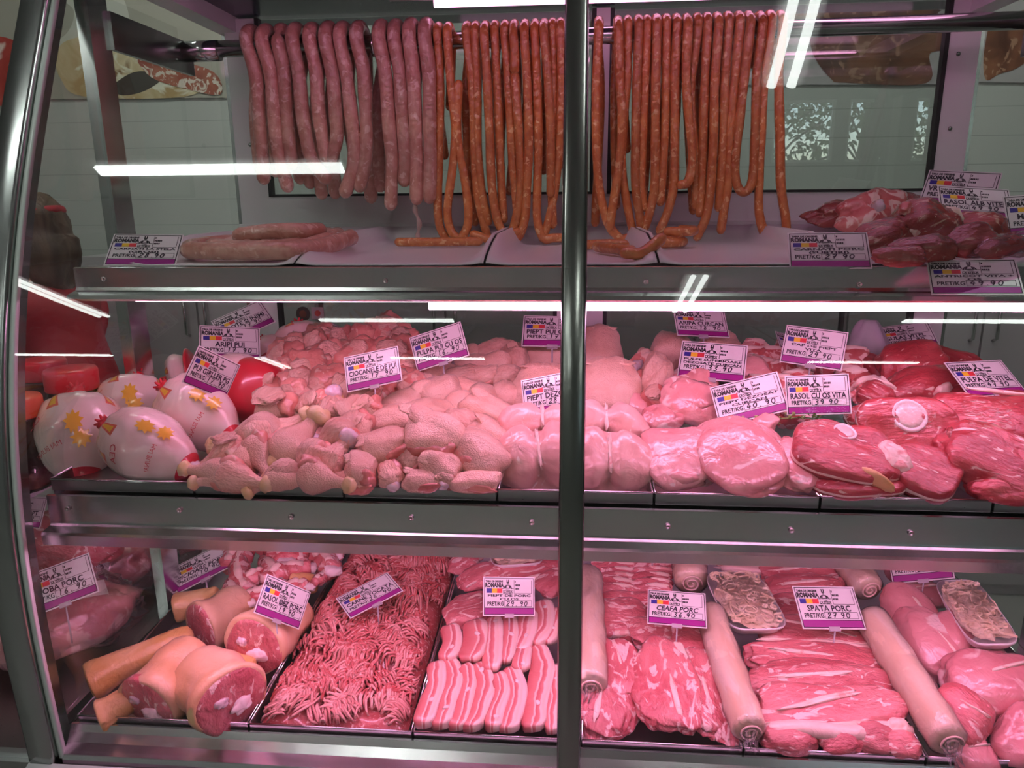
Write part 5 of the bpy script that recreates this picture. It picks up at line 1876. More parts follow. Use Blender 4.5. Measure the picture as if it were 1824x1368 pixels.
RINDROLL = meat('rolled_rind', (.84, .62, .44), (.90, .76, .60), fat=(.90, .76, .62), amt=.2, fscale=12, scale=12, bump=.3, bscale=80, stretch=(.6, 2, 2), rough=.3, coat=.6)
roll(1046, 1020, 1052, 1226, 58, 'long film-wrapped roll of pork skin beside the dark mullion', .034)
roll(1262, 1086, 1336, 1306, 58, 'long film-wrapped roll reaching the front edge, under the big foam tray', .034)
roll(1222, 968, 1232, 1040, 58, 'short film-wrapped roll at the back above the neck price tag', .03, False)
roll(1548, 1096, 1694, 1326, 64, 'longest film-wrapped roll lying slanted at the right', .036)
roll(1496, 984, 1550, 1052, 54, 'film-wrapped roll at the back beside the shoulder price tag', .03, False)


# foam trays of shredded rind under film
def foam_tray(cs, lab, dz, lift=(0, 0, 0, 0)):
    """cs: picked corners back-left, back-right, front-right, front-left"""
    P = [at(x, y, raised(PL_LOW, dz + l)) for (x, y), l in zip(cs, lift)]
    c = sum(P, Vector()) / 4
    xa = ((P[1] - P[0]) + (P[2] - P[3])).normalized()
    ya = ((P[0] - P[3]) + (P[1] - P[2]))
    n = xa.cross(ya).normalized()
    ya.normalize()
    xa = ya.cross(n)
    W = ((P[1] - P[0]).length + (P[2] - P[3]).length) / 2
    D = ((P[0] - P[3]).length + (P[1] - P[2]).length) / 2
    M = Matrix((xa, ya, n)).transposed().to_4x4()
    M.translation = c
    r_ = empty('foam_tray', M, lab, 'foam tray', 'foam trays of shredded pork rind')

    def ring(k, z, nn=40):
        out = []
        for j in range(nn):
            q = 2 * math.pi * j / nn
            cc, ss = math.cos(q), math.sin(q)
            e = .42
            out.append((math.copysign(abs(cc) ** e, cc) * W / 2 * k, math.copysign(abs(ss) ** e, ss) * D / 2 * (k if k > .9 else k), z))
        return out
    b_ = MB()
    rings = [(.05, -.022), (.80, -.022), (.88, -.016), (.965, -.001), (.99, .001), (1.0, -.001), (.99, -.004), (.93, -.010), (.86, -.021), (.80, -.025), (.05, -.025)]
    v = [p for k, z in rings for p in ring(k, z)]
    f = [(i * 40 + j, i * 40 + (j + 1) % 40, (i + 1) * 40 + (j + 1) % 40, (i + 1) * 40 + j) for i in range(len(rings) - 1) for j in range(40)]
    f += [tuple(range(40)), tuple(400 + j for j in range(40))[::-1]]
    b_.add(v, f)
    sub('tray', b_, FOAM, True, r_)
    b_ = MB()
    rr = random.Random(int(cs[0][0]))
    b_.add(*(lambda q: (q.v, q.f))(moved(blob(W * .86, D * .86, .022, 24, 14, .2, 4), T(0, 0, -.004))))
    for k in range(130):
        x, y = rr.uniform(-.36, .36) * W, rr.uniform(-.38, .38) * D
        a, cu, ln = rr.uniform(0, 6.28), rr.uniform(-220, 220), rr.uniform(.02, .05)
        p = Vector((x, y, .007 + rr.uniform(-.004, .004)))
        pts = []
        for i in range(9):
            pts.append(p.copy())
            p += Vector((math.cos(a), math.sin(a), 0)) * ln / 8
            a += cu * ln / 8
            p.z += rr.uniform(-.0012, .0012)
            p.x = max(-W * .43, min(W * .43, p.x)); p.y = max(-D * .44, min(D * .44, p.y))
        # flat ribbon
        vv, ff = [], []
        for i, q in enumerate(pts):
            h = .0022
            t = (pts[min(i + 1, 8)] - pts[max(i - 1, 0)])
            sdv = Vector((-t.y, t.x, 0))
            sdv = sdv.normalized() if sdv.length > 0 else Vector((1, 0, 0))
            vv += [q + sdv * .0008 + Vector((0, 0, h)), q - sdv * .0008 + Vector((0, 0, h)), q - sdv * .0008 - Vector((0, 0, h)), q + sdv * .0008 - Vector((0, 0, h))]
        ff = [(4 * i + j, 4 * i + (j + 1) % 4, 4 * i + 4 + (j + 1) % 4, 4 * i + 4 + j) for i in range(8) for j in range(4)]
        b_.add(vv, ff)
    o = sub('shredded_rind', b_, SHRED, False, r_)
    o['kind'] = 'stuff'
    b_ = MB()
    N_ = 14
    v = []
    for j in range(N_ + 1):
        for i in range(N_ + 1):
            x, y = (i / N_ - .5) * 2, (j / N_ - .5) * 2
            v.append((x * W * .48, y * D * .48, .001 + .011 * (1 - x ** 4) * (1 - y ** 4) + .0012 * nz(x * 5, y * 5, 3)))
    b_.add(v, [(j * (N_ + 1) + i, j * (N_ + 1) + i + 1, (j + 1) * (N_ + 1) + i + 1, (j + 1) * (N_ + 1) + i) for j in range(N_) for i in range(N_)])
    sub('film', b_, FILM, True, r_)


SHRED = meat('shredded_rind', (.78, .62, .42), (.90, .80, .62), scale=40, bump=.2, rough=.4, c3=(.70, .52, .50), vary=.03)
foam_tray([(866, 955), (960, 955), (968, 1000), (878, 1012)], 'foam tray of shredded rind at the back, above the belly price tag', .028)
foam_tray([(1250, 1020), (1350, 1016), (1400, 1108), (1310, 1134)], 'big foam tray of shredded rind resting on the wrapped roll', .055)
foam_tray([(1662, 1030), (1738, 1036), (1832, 1150), (1722, 1146)], 'foam tray of shredded rind tilted up at the right end', .06, (.0, .012, .012, .0))


# pork knuckles
def knuckle(x1, y1, x2, y2, wd, lab, skin, dz=0., lay=.35, bone=True, r0=.7, r1=1.0, sq=.95, rot=0.):
    """far end first, cut face at the second point"""
    M, L, s = pose(x1, y1, x2, y2, PL_LOW, lay, dz)
    W = wd * s / 2
    h = L / 2
    prof = [(-h, W * r0 * .3), (-h + L * .03, W * r0 * .85)]
    for i in range(9):
        t = i / 8
        prof.append((-h + L * (.08 + .84 * t), W * (r0 + (r1 - r0) * t ** 1.3) * (1 + .04 * math.sin(t * 7))))
    prof += [(h - L * .02, W * r1 * .99), (h, W * r1 * .93), (h - L * .01, W * r1 * .84)]
    sk = lathe_x(prof, 28, .10, 20, sq=sq)
    face = lathe_x([(h - L * .12, W * r1 * .88), (h - L * .01, W * r1 * .90), (h + W * .03, W * r1 * .80), (h + W * .07, W * r1 * .5), (h + W * .07, W * r1 * .05)], 28, .08, 30, sq=sq)
    kids = []
    parts = [('skin', sk, skin), ('cut_meat', face, PORK)]
    if bone:
        bo = moved(blob(W * .22, W * .56, W * .46, 18, 12, .25, 3, .1), T(h + W * .08, W * .18 * (1 if rot >= 0 else -1), -W * .2))
        parts.append(('bone', bo, BONE))
        parts.append(('gristle', moved(blob(W * .16, W * .34, W * .3, 16, 10, .25, 3), T(h + W * .09, -W * .3, W * .18)), GRIST))
    return thing('pork_knuckle', M @ T(0, 0, 0, 0, 0, rot), parts, lab, 'pork knuckle', 'pork knuckles and trotters')


knuckle(392, 1062, 312, 1084, 54, 'singed trotter at the back with a round pink cut face, under the trotter tag', TAN, .012, r0=.72, bone=False)
knuckle(440, 1078, 356, 1118, 104, 'pork knuckle behind, its dark lean cut face turned left', PALETAN, .014, r0=.75, bone=False, lay=.0)
knuckle(522, 1092, 450, 1154, 116, 'pork knuckle at the right with a knobbly bone in its cut face', PALETAN, .030, r0=.8, lay=-.1)
knuckle(344, 1126, 160, 1216, 66, 'long orange-singed trotter reaching toward the left glass', TAN, .016, r0=.62, bone=False)
knuckle(236, 1246, 176, 1276, 60, 'small singed trotter end in the front left corner', TAN, -.006, r0=.8, bone=False)
knuckle(350, 1162, 262, 1256, 124, 'large pale knuckle in front, cut face dark and turned down', PALETAN, .016, r0=.86, lay=.2)
knuckle(352, 1196, 414, 1250, 140, 'largest pork knuckle cut in front, broad lean face toward the viewer', PALETAN, .026, r0=.8, lay=.05)
knuckle(452, 1190, 408, 1182, 44, 'orange-singed skin piece between the two rear knuckles', TAN, .022, bone=False)
knuckle(566, 1040, 520, 1040, 46, 'orange-singed knuckle end behind the shank price tag', TAN, .01, bone=False)
knuckle(420, 1090, 370, 1066, 44, 'pale trotter next to the rib bones', PALETAN, .0, bone=False)

# pork rib bones
RB = 'raw pork rib bones'
for pts, r, lab in (
    ([(446, 978), (428, 1004), (428, 1036), (446, 1062)], 13, 'curved raw rib bone at the left of the bone heap, forming a hoop'), ([(452, 976), (478, 984), (486, 1010), (476, 1032)], 9, 'thin raw rib bone closing the hoop'),
    ([(484, 958), (498, 984), (508, 1004)], 17, 'broad raw rib bone with a pale stripe at the top'), ([(520, 964), (532, 990), (540, 1014)], 13, 'raw bone with ragged meat right of the striped one'),
    ([(466, 1036), (510, 1018), (554, 1012)], 13, 'raw rib lying across under the heap, above the shank tag'), ([(540, 964), (570, 966), (596, 962)], 12, 'raw bone at the back right under the shelf edge'),
    ([(552, 996), (580, 1000), (592, 1018)], 15, 'raw meaty bone at the right against the divider'), ([(560, 1038), (576, 1028), (588, 1016)], 8, 'small raw bone end poking toward the divider'),
    ([(406, 1012), (416, 998), (430, 974)], 14, 'raw meaty bone at the far left of the bone heap'), ([(430, 1066), (470, 1060), (500, 1040)], 12, 'raw rib lowest in the heap, behind the shank tag'), ([(590, 962), (584, 984), (600, 990)], 11, 'raw bone scrap in the back corner'), ([(500, 1000), (524, 992), (548, 984)], 13, 'raw bone wedged between the striped bone and the ragged one'), ([(436, 1040), (452, 1028), (474, 1020)], 11, 'raw bone inside the hoop'), ([(566, 976), (580, 984), (600, 978)], 12, 'raw bone behind the meaty one at the divider'), ([(410, 1040), (420, 1060), (446, 1076)], 12, 'raw bone at the lower left of the bone heap'), ([(500, 1052), (528, 1044), (552, 1046)], 11, 'raw bone under the rib lying across'), ([(470, 1000), (488, 1018), (500, 1034)], 12, 'raw bone in the middle of the bone heap'), ([(430, 960), (456, 958), (480, 966)], 12, 'dark raw bone at the back left of the heap')):
    P = [at(x, y, raised(PL_LOW, .026 + R.uniform(-.006, .014))) for x, y in pts]
    c = sum(P, Vector()) / len(P)
    s = depth(c) / F
    Q = smooth_path([p - c for p in P], 7)
    n = len(Q)
    r *= 1.5
    rr_ = [r * s * (.55 + .45 * math.sin(math.pi * (i + 1) / (n + 1))) * (1 + .3 * nz(i * .5, r, 1)) for i in range(n)]
    b_ = MB().tube(Q, rr_, 14)
    b_.v = [tuple(Vector(a) * 1 + Vector((nz(a[0] * 60, a[1] * 60, r), nz(a[1] * 60, a[2] * 60, r), nz(a[2] * 60, a[0] * 60, r))) * .006) for a in b_.v]
    stp = MB().tube([q + Vector((0, -.004, rr_[i] * .72)) for i, q in enumerate(Q)][2:-2], [rr_[i] * .42 for i in range(2, n - 2)], 8)
    kb = moved(blob(r * s * 1.3, r * s * 1.1, r * s * 1.0, 14, 10, .25, 4), Matrix.Translation(Q[-1]))
    thing('rib_bone', Matrix.Translation(c), [('meat', b_, RIBM), ('bone_surface', stp, RIND), ('bone_end', kb, BONE)], lab, 'rib bone', RB)
# ---------------------------------------------------------------- price tags
TW = plain('tag_white', (.80, .80, .80), .35, coat=.5)
TK = plain('tag_black', (.015, .015, .02), .5)
TBL = plain('tag_blue', (.04, .03, .30), .5)
TYE = plain('tag_yellow', (.85, .58, .03), .5)
TRE = plain('tag_red', (.75, .05, .07), .5)
TPU = plain('tag_purple', (.33, .015, .25), .45)
TIN = plain('ink', (.02, .015, .03), .5)
TCL = glassy('clear_plastic', (.95, .93, .96), 1.45, .1, haze=.45, hazecol=(.85, .8, .86))
HT = .67


def tag_card():
    b_ = MB()
    b_.box((-.02, -.02, -.008), (1.02, HT + .02, 0), 0)

    def q(x0, y0, x1, y1, mi, z=.004):
        b_.add([(x0, y0, z), (x1, y0, z), (x1, y1, z), (x0, y1, z)], [(0, 1, 2, 3)], mi)
    for x0, y0, x1, y1 in ((.0, .0, 1, .012), (.0, HT - .012, 1, HT), (0, 0, .012, HT), (.988, 0, 1, HT), (.012, .118, .988, .128)):
        q(x0, y0, x1, y1, 1)
    q(.012, .012, .988, .118, 5)
    for i, mi in enumerate((2, 3, 4)):
        q(.045 + i * .105, .395, .15 + i * .105, .475, mi)
    # printed panel on the right
    q(.595, .39, .602, .635, 1); q(.595, .385, .955, .392, 1); q(.948, .39, .955, .635, 1)
    for y0, w_ in ((.585, .035), (.52, .10), (.455, .095)):
        for k in range(max(1, int(w_ / .02))):
            q(.61 + k * .023, y0, .628 + k * .023, y0 + .034, 1)
    # shop emblem: a cook behind a name board
    q(.375, .385, .565, .392, 1); q(.375, .43, .565, .437, 1)
    v, f = text_mesh('LA STELA', .052, 0, .86, bold=.002)
    b_.add([(x + .47, y + .410, .004) for x, y, _ in v], f, 1)
    for x0, y0, x1, y1 in ((.445, .60, .462, .64), (.478, .60, .495, .64), (.445, .575, .495, .60), (.452, .548, .488, .57)):
        q(x0, y0, x1, y1, 1)
    for poly in ([(.43, .54), (.51, .54), (.53, .475), (.41, .475)], [(.41, .53), (.43, .53), (.40, .47), (.38, .47)], [(.51, .53), (.53, .53), (.56, .47), (.54, .47)], [(.345, .482), (.40, .476), (.40, .468), (.345, .474)], [(.54, .476), (.59, .482), (.59, .474), (.54, .468)], [(.43, .465), (.51, .45), (.51, .442), (.43, .457)]):
        b_.add([(x, y, .004) for x, y in poly], [tuple(range(len(poly)))[::-1]], 1)
    b_.add([(.452, .53, .006), (.488, .53, .006), (.50, .49, .006), (.44, .49, .006)], [(0, 3, 2, 1)], 0)
    v, f = text_mesh('TARA DE ORIGINE', .050, 0, .82, bold=.003)
    b_.add([(x + .20, y + .605, .004) for x, y, _ in v], f, 1)
    v, f = text_mesh('ROMANIA', .108, 0, .74, bold=.006)
    b_.add([(x + .20, y + .532, .004) for x, y, _ in v], f, 1)
    # price frame
    for x0, y0, x1, y1 in ((.40, .145, .955, .152), (.40, .252, .955, .259), (.40, .145, .406, .259), (.949, .145, .955, .259)):
        q(x0, y0, x1, y1, 1)
    v, f = text_mesh('PRET/KG', .105, 0, .80, bold=.003)
    b_.add([(x + .225, y + .195, .004) for x, y, _ in v], f, 1)
    return b_.mesh('card', [TW, TK, TBL, TYE, TRE, TPU])


CARD = tag_card()
DIG = {'0': [[(.5, 1), (.15, .7), (.15, .25), (.5, 0), (.8, .3), (.8, .75), (.5, 1)]], '1': [[(.34, .84), (.52, 1), (.46, 0)]], '2': [[(.1, .75), (.45, 1), (.75, .75), (.4, .35), (.05, .02), (.85, .06)]],
       '3': [[(.1, .9), (.5, 1), (.7, .8), (.35, .55), (.75, .3), (.45, 0), (.05, .1)]], '4': [[(.45, 1), (.05, .4), (.85, .45)], [(.6, .75), (.5, 0)]], '5': [[(.8, 1), (.2, .95), (.18, .6), (.7, .5), (.7, .15), (.4, 0), (.05, .1)]], '6': [[(.7, 1), (.3, .6), (.15, .2), (.45, 0), (.75, .2), (.55, .45), (.2, .3)]],
       '7': [[(.1, .95), (.8, 1), (.4, 0)], [(.2, .5), (.75, .55)]], '8': [[(.7, .9), (.4, 1), (.25, .75), (.7, .35), (.45, 0), (.15, .25), (.6, .7), (.7, .9)]], '9': [[(.75, .8), (.4, 1), (.15, .7), (.4, .5), (.75, .8), (.65, .3), (.45, 0)]], '.': [[(.3, 0), (.45, .06)]], ' ': []}


def hand(txt, x, y, h, w, th, mb):
    """handwritten figures as pen strokes"""
    rr = random.Random(txt)
    for ch in txt:
        for st in DIG[ch]:
            pts = smooth_path([(x + a * w + .16 * c * h, y + c * h + rr.uniform(-.004, .004), .006) for a, c in st], 5) if len(st) > 1 else st
            vv = []
            for i, p in enumerate(pts):
                t = (pts[min(i + 1, len(pts) - 1)] - pts[max(i - 1, 0)])
                n_ = Vector((-t.y, t.x, 0))
                n_ = n_.normalized() * th if n_.length else Vector((th, 0, 0))
                vv += [p + n_, p - n_]
            mb.add(vv, [(2 * i, 2 * i + 1, 2 * i + 3, 2 * i + 2) for i in range(len(pts) - 1)])
        x += w * (1.25 if ch not in '. ' else .75)


def price_tag(tl, bl, br, Y, name, price, label, hand_name=False, strike=False, clip=True, pin=.05, flip=False, pl=None, fwd=.045):
    """picked corners; the card's tilt follows from its outline, its distance from what it stands on"""
    if pl is not None:
        P0 = at((bl[0] + br[0]) / 2, (bl[1] + br[1]) / 2 + 6, pl)
        Y = P0.y - fwd
    elif 1.3 < Y < 1.8 and bl[1] > 540:
        Y -= .03
    P0 = onY(bl[0], bl[1], Y)
    sc = depth(P0) / F
    a = Vector((br[0] - bl[0], -(br[1] - bl[1]))) * sc
    b2 = Vector((tl[0] - bl[0], -(tl[1] - bl[1]))) * sc
    A, B, D = a.dot(a), b2.dot(b2), a.dot(b2)
    k = HT * HT
    p_, q_, r0 = k, -(B + k * A), A * B - D * D
    s_ = (-q_ + math.sqrt(max(0, q_ * q_ - 4 * p_ * r0))) / (2 * p_)
    pa = math.sqrt(max(0, s_ - A))
    pb = math.sqrt(max(0, k * s_ - B))
    if D > 0:
        pa = -pa
    if flip:
        pa, pb = -pa, -pb
    view = (P0 - CAM).normalized()
    rx = RGT - view * RGT.dot(view)
    rx.normalize()
    uy = rx.cross(view)
    u = rx * a.x + uy * a.y + view * pa
    v = rx * b2.x + uy * b2.y + view * pb
    W = u.length
    u.normalize()
    v = (v - u * v.dot(u)).normalized()
    n = u.cross(v)
    M = Matrix((u * W, v * W, n * W)).transposed().to_4x4()
    M.translation = P0
    r_ = empty('price_tag', M, label, 'price tag', 'price tags of the counter')
    o = bpy.data.objects.new('card', CARD)
    COL.objects.link(o)
    o.parent = r_
    lines = name.split('|') if name else []
    if lines:
        b_ = MB()
        for i, t in enumerate(lines):
            two = len(lines) > 1
            sz = .098 if two else .125
            y = (.345, .282)[i] if two else .312
            vv, f = text_mesh(t, sz, .25 if hand_name else 0, 1.0, bold=.0035)
            wd = max(p[0] for p in vv) - min(p[0] for p in vv)
            want = min(.90, wd * (1.30 if two else 1.0))
            sx_ = want / wd
            b_.add([(x * sx_ + .50, yy * (.60 if two else 1.1) + y, .004) for x, yy, _ in vv], f)
        if strike:
            for dy in (-.02, .0, .022):
                b_.add([(.41, .30 + dy, .005), (.60, .305 + dy, .005), (.60, .317 + dy, .005), (.41, .312 + dy, .005)], [(0, 1, 2, 3)])
        sub('lettering', b_, TIN, False, r_)
    if price:
        b_ = MB()
        hand(price, .44, .160, .085, .068, .008, b_)
        sub('handwritten_price', b_, TIN, False, r_)
    if clip:
        b_ = MB()
        b_.box((.41, -.055, -.02), (.59, .018, .014))
        cl = sub('clip', b_, TCL, False, r_)
        # the pin stands upright under the clip
        b_ = MB()
        d = (M.inverted().to_3x3() @ Vector((0, 0, -pin)))
        b_.tube([Vector((.5, -.04, -.004)), Vector((.5, -.04, -.004)) + d], .014, 8)
        sub('pin', b_, TCL, True, cl)
    return r_


PTAGS = [
    ((208, 417), (187, 471), (297, 472), 1.175, 'CARNATI LA STELA|(GROSI)', '28.90', 'price tag of the thick sausages, leftmost on the top shelf rail', dict(clip=False)),
    ((1402, 415), (1409, 476), (1539, 476), 1.175, 'CARNATI PORC|(SUBTIRI)', '27 90', 'price tag of the thin sausages, priced 27 90, on the top shelf rail', dict(clip=False)),
    ((1650, 463), (1662, 523), (1797, 523), 1.098, 'ANTRICOT VITA +|OS', '49.90', 'price tag of beef rib steak, standing lowest in front of the rail', dict(clip=False)),
    ((1667, 332), (1678, 382), (1787, 390), 1.38, 'RASOL ALB VITEL', '49 90', 'price tag of white veal shank, above the dark beef', dict(pin=.03)),
    ((1649, 305), (1638, 362), (1745, 370), 1.60, 'VRABIOARA VITA', '59 90', 'price tag half hidden behind the white veal shank tag', dict(pin=.03)),
    ((1783, 352), (1800, 420), (1912, 412), 1.32, 'MUSCHI VITA', '79 90', 'price tag cut off by the right edge on the top shelf', dict(pin=.03)),
    ((380, 572), (403, 612), (486, 572), 1.62, 'PIPOTE SI INIMI', '17 90', 'price tag of gizzards and hearts, tilted, behind the wings tag', dict(pin=.05)),
    ((358, 580), (357, 640), (457, 643), 1.50, 'ARIPI PUI', '17. 90', 'price tag of chicken wings, pink lit, above the grill chicken tag', dict(pin=.05)),
    ((353, 617), (326, 680), (398, 712), 1.20, 'PUI GIRLLER PG', '17. 90', 'price tag of grill chicken, tilted over the bagged chickens', dict(pin=.05, clip=False)),
    ((588, 573), (584, 600), (648, 632), 1.70, 'PULPE PUI|DEZOSATE', '17. 90', 'price tag slanting back above the boneless thighs', dict(pin=.05)),
    ((614, 637), (620, 697), (712, 677), 1.33, 'CIOCANELE DE PUI', '17. 90', 'price tag of chicken drumsticks', dict(pin=.05)),
    ((731, 602), (745, 660), (833, 632), 1.46, 'PULPA PUI CU OS', '16. 90', 'price tag of chicken legs, priced 16. 90', dict(pin=.05)),
    ((935, 562), (931, 615), (1036, 617), 1.60, 'PIEPT PUI CU OS', '17 90', 'price tag of bone-in chicken breast, upper one left of the mullion', dict(pin=.05)),
    ((930, 678), (936, 742), (1034, 724), 1.26, 'PIEPT DEZOSAT', '28 90', 'price tag of boneless chicken breast, lower one left of the mullion', dict(pin=.04)),
    ((1200, 550), (1208, 596), (1296, 600), 1.66, 'ARIPA CURCAN', '18. 90', 'price tag of turkey wings, topmost of the middle shelf', dict(pin=.05)),
    ((1217, 607), (1208, 670), (1318, 680), 1.50, 'PULPE SUPERIOARE|DEZOSATE CURCAN', '33.90', 'price tag of boneless turkey thighs, priced 33.90', dict(pin=.05)),
    ((1268, 690), (1284, 757), (1397, 730), 1.26, 'PIEPT DEZOSAT|CURCAN', '40. 90', 'price tag of boneless turkey breast, priced 40. 90', dict(pin=.04, clip=False)),
    ((1402, 580), (1391, 643), (1488, 658), 1.52, 'CAP DE PIEPT|VITA', '29 90', 'price tag of beef breast, left of the plastic bag', dict(pin=.05)),
    ((1401, 671), (1404, 738), (1506, 735), 1.24, 'RASOL CU OS VITA', '39 90', 'price tag of beef shank with bone, priced 39 90', dict(pin=.04, clip=False)),
    ((1556, 585), (1572, 626), (1659, 613), 1.72, 'GULAS VITEL', '37 90', 'price tag of veal goulash, right of the plastic bag', dict(pin=.05)),
    ((1690, 645), (1728, 706), (1815, 700), 1.36, 'PULPA DE VITEL', '47 90', 'price tag of veal leg, rightmost on the middle shelf', dict(pin=.05)),
    ((1382, 590), (1392, 622), (1452, 640), 1.66, '', '', 'price tag half hidden behind the beef breast tag', dict(pin=.06)),
    ((1159, 1052), (1155, 1109), (1254, 1117), 0, 'CEAFA PORC', '36.90', 'price tag of pork neck with a handwritten name', dict(hand_name=True, pl=PL_LOW, pin=.06, fwd=.09)),
    ((1422, 1047), (1432, 1118), (1534, 1119), 0, 'SPATA PORC', '27 90', 'price tag of pork shoulder, priced 27 90', dict(pl=PL_LOW, pin=.06, fwd=.09)),
    ((1588, 976), (1592, 1038), (1685, 1029), 0, 'PULPA PORC', '21 90', 'price tag of pork leg with a handwritten name', dict(hand_name=True, pl=PL_LOW, pin=.03)),
    ((1112, 946), (1120, 999), (1202, 981), 0, '', '', 'price tag whose purple foot shows under the shelf edge above the pork neck', dict(pl=PL_LOW, pin=.03)),
    ((1308, 940), (1318, 993), (1398, 976), 0, '', '', 'price tag whose corner shows under the shelf edge above the pork shoulder', dict(pl=PL_LOW, pin=.03)),
    ((862, 1031), (862, 1095), (953, 1095), 0, 'PIEPT DE PORC|CU OS', '29. 90', 'price tag of pork belly, priced 29. 90', dict(pl=PL_LOW, pin=.06, fwd=.09)),
    ((598, 1066), (625, 1100), (714, 1053), 0, 'CARNE TOCATA', '24. 90', 'price tag of minced meat', dict(pl=PL_LOW, pin=.06, fwd=.12)),
    ((470, 1026), (454, 1090), (534, 1119), 0, 'RASOL DEZ PORC', '19 90', 'price tag of pork shank, one word struck out', dict(strike=True, pl=PL_LOW, pin=.08, fwd=.16)),
    ((299, 1015), (317, 1056), (403, 1007), 0, 'PICIOARE PORC', '10 90', 'price tag of pork trotters, tilted, beside the steel post', dict(hand_name=True, pl=PL_LOW, pin=.04)),
]
for tl, bl, br, Y, nm, pr, lab, kw in PTAGS:
    price_tag(tl, bl, br, Y, nm, pr, lab, **kw)
# ---------------------------------------------------------------- the neighbouring counter beyond the left side glass
nb = empty('neighbouring_counter', (-1.3, 1.5, 0), 'steel counter standing beyond the left side glass', 'display counter')
for n_, lo, hi, ma in (('cabinet', (-2.1, 1.02, .0), (-.925, 1.92, .555), DARKST), ('deck', (-2.1, 1.03, .555), (-.93, 1.90, .575), SHEET), ('shelf', (-2.1, 1.07, .992), (-.955, 1.60, 1.0), POLISH), ('shelf_upright', (-2.08, 1.56, .575), (-2.05, 1.60, .992), STEEL), ('shelf_upright', (-.985, 1.56, .575), (-.96, 1.60, .992), STEEL)):
    b = MB(); b.box(lo, hi)
    obw(n_, b.mesh(n_, ma), nb)
VAC = meat('vacuum_ham', (.42, .15, .15), (.58, .28, .27), fat=(.78, .55, .50), amt=.18, fscale=9, scale=9, bump=.3, rough=.3, coat=.6)
PAPER = plain('paper_label', (.72, .72, .60), .5)


def vac_ham(c, L, W, H, rz, lab, lx=0.):
    M = Matrix.Translation(c) @ Matrix.Rotation(rz, 4, 'Z') @ Matrix.Rotation(.35, 4, 'X')
    r_ = empty('vacuum_packed_ham', M, lab, 'packed ham', 'vacuum packed hams')
    sub('ham', blob(L, W, H, 36, 24, .08, 2.4, .03), VAC, True, r_)
    sub('film', blob(L * 1.05, W * 1.06, H * 1.05, 40, 26, .12, 3.2, .09, 11), FILM, True, r_)
    lb = MB()
    n = 8
    vv = []
    for j in range(2):
        for i in range(n + 1):
            x = (i / n - .5) * L * .62
            vv.append((x + lx, (j - .5) * W * .26, H * .52 * math.sqrt(max(.1, 1 - (x / L * 1.7) ** 2)) + .002))
    lb.add(vv, [(i, i + 1, n + 2 + i, n + 1 + i) for i in range(n)])
    lo = sub('paper_label', lb, PAPER, True, r_)
    ink = MB()
    for k in range(5):
        x = -L * .2 + k * L * .09
        ink.tube([(x + lx, -W * .06, H * .535), (x + lx + .006, W * .05 * (-1) ** k, H * .54), (x + lx + .012, -W * .04, H * .535)], .0012, 5)
    sub('handwriting', ink, TIN, False, lo)


vac_ham(Vector((-1.055, 1.30, .655)), .28, .17, .13, .75, 'vacuum packed ham with a long paper label, nearest beyond the side glass')
vac_ham(Vector((-1.15, 1.52, .66)), .30, .18, .13, .3, 'vacuum packed ham behind the nearest one, beyond the side glass')
vac_ham(Vector((-1.06, 1.70, .66)), .24, .15, .12, -.2, 'vacuum packed loin farthest back beyond the side glass')
vac_ham(Vector((-1.30, 1.30, .65)), .28, .18, .14, .2, 'vacuum packed ham farthest left beyond the side glass')
lump('ham_joint', 60, 945, 200, 980, 120, PORK, 'large raw ham joint high at the back beyond the side glass', 'ham', None, pl=(1.5, .76, .0), lay=.6)
for tl, bl, br, Y, nm, pr, lab, kw in (
    ((31, 1032), (56, 1098), (152, 1053), 1.16, 'TOBA PORC', '16. 90', 'price tag beyond the side glass, tilted, priced 16. 90', dict(pin=.08)),
    ((219, 946), (215, 990), (300, 996), 1.62, 'MUSCHI TIGANESC', '47 90', 'price tag beyond the side glass, partly behind the steel post', dict(pin=.08)),
    ((152, 962), (151, 1010), (190, 1040), 1.40, 'PASTRAMA', '45 90', 'price tag beyond the side glass seen nearly edge on', dict(pin=.08)),
    ((0, 884), (-6, 936), (57, 940), 1.22, 'SUNCA COPT', '39 90', 'price tag at the far left beneath the neighbouring shelf', dict(pin=.18))):
    price_tag(tl, bl, br, Y, nm, pr, lab, **kw)

# jars on the neighbouring shelf
JARG = glassy('jar_glass', (.80, .76, .74), 1.5, .02)
DARKF = meat('pickled_meat', (.05, .02, .02), (.11, .05, .045), scale=40, bump=.4, rough=.3)
ORL = plain('orange_lid', (.80, .10, .03), .35)
GRL = plain('green_lid', (.25, .50, .06), .35)
for x, y, r, h, lid, lab in ((-.985, 1.19, .047, .155, ORL, 'dark jar with an orange lid, nearest the side glass edge'), (-.965, 1.32, .050, .175, RED, 'dark jar with a red-orange lid behind the nearest jar'), (-1.12, 1.24, .045, .19, GRL, 'jar with a green lid at the far left'), (-1.10, 1.42, .050, .17, RED, 'dark jar with a red lid at the back')):
    r_ = empty('preserve_jar', (x, y, 1.0), lab, 'jar', 'preserve jars on the neighbouring shelf')
    sub('glass', MB().lathe([(r * .9, 0), (r, .008), (r, h * .78), (r * .86, h * .88), (r * .84, h * .93)], 28), JARG, True, r_)
    sub('contents', MB().lathe([(r * .86, .004), (r * .95, .012), (r * .95, h * .74), (r * .8, h * .82)], 24), DARKF, True, r_)
    sub('lid', MB().lathe([(r * .93, h * .86), (r * .95, h * .88), (r * .95, h * 1.06), (r * .90, h * 1.09), (r * .4, h * 1.095)], 28), lid, True, r_)

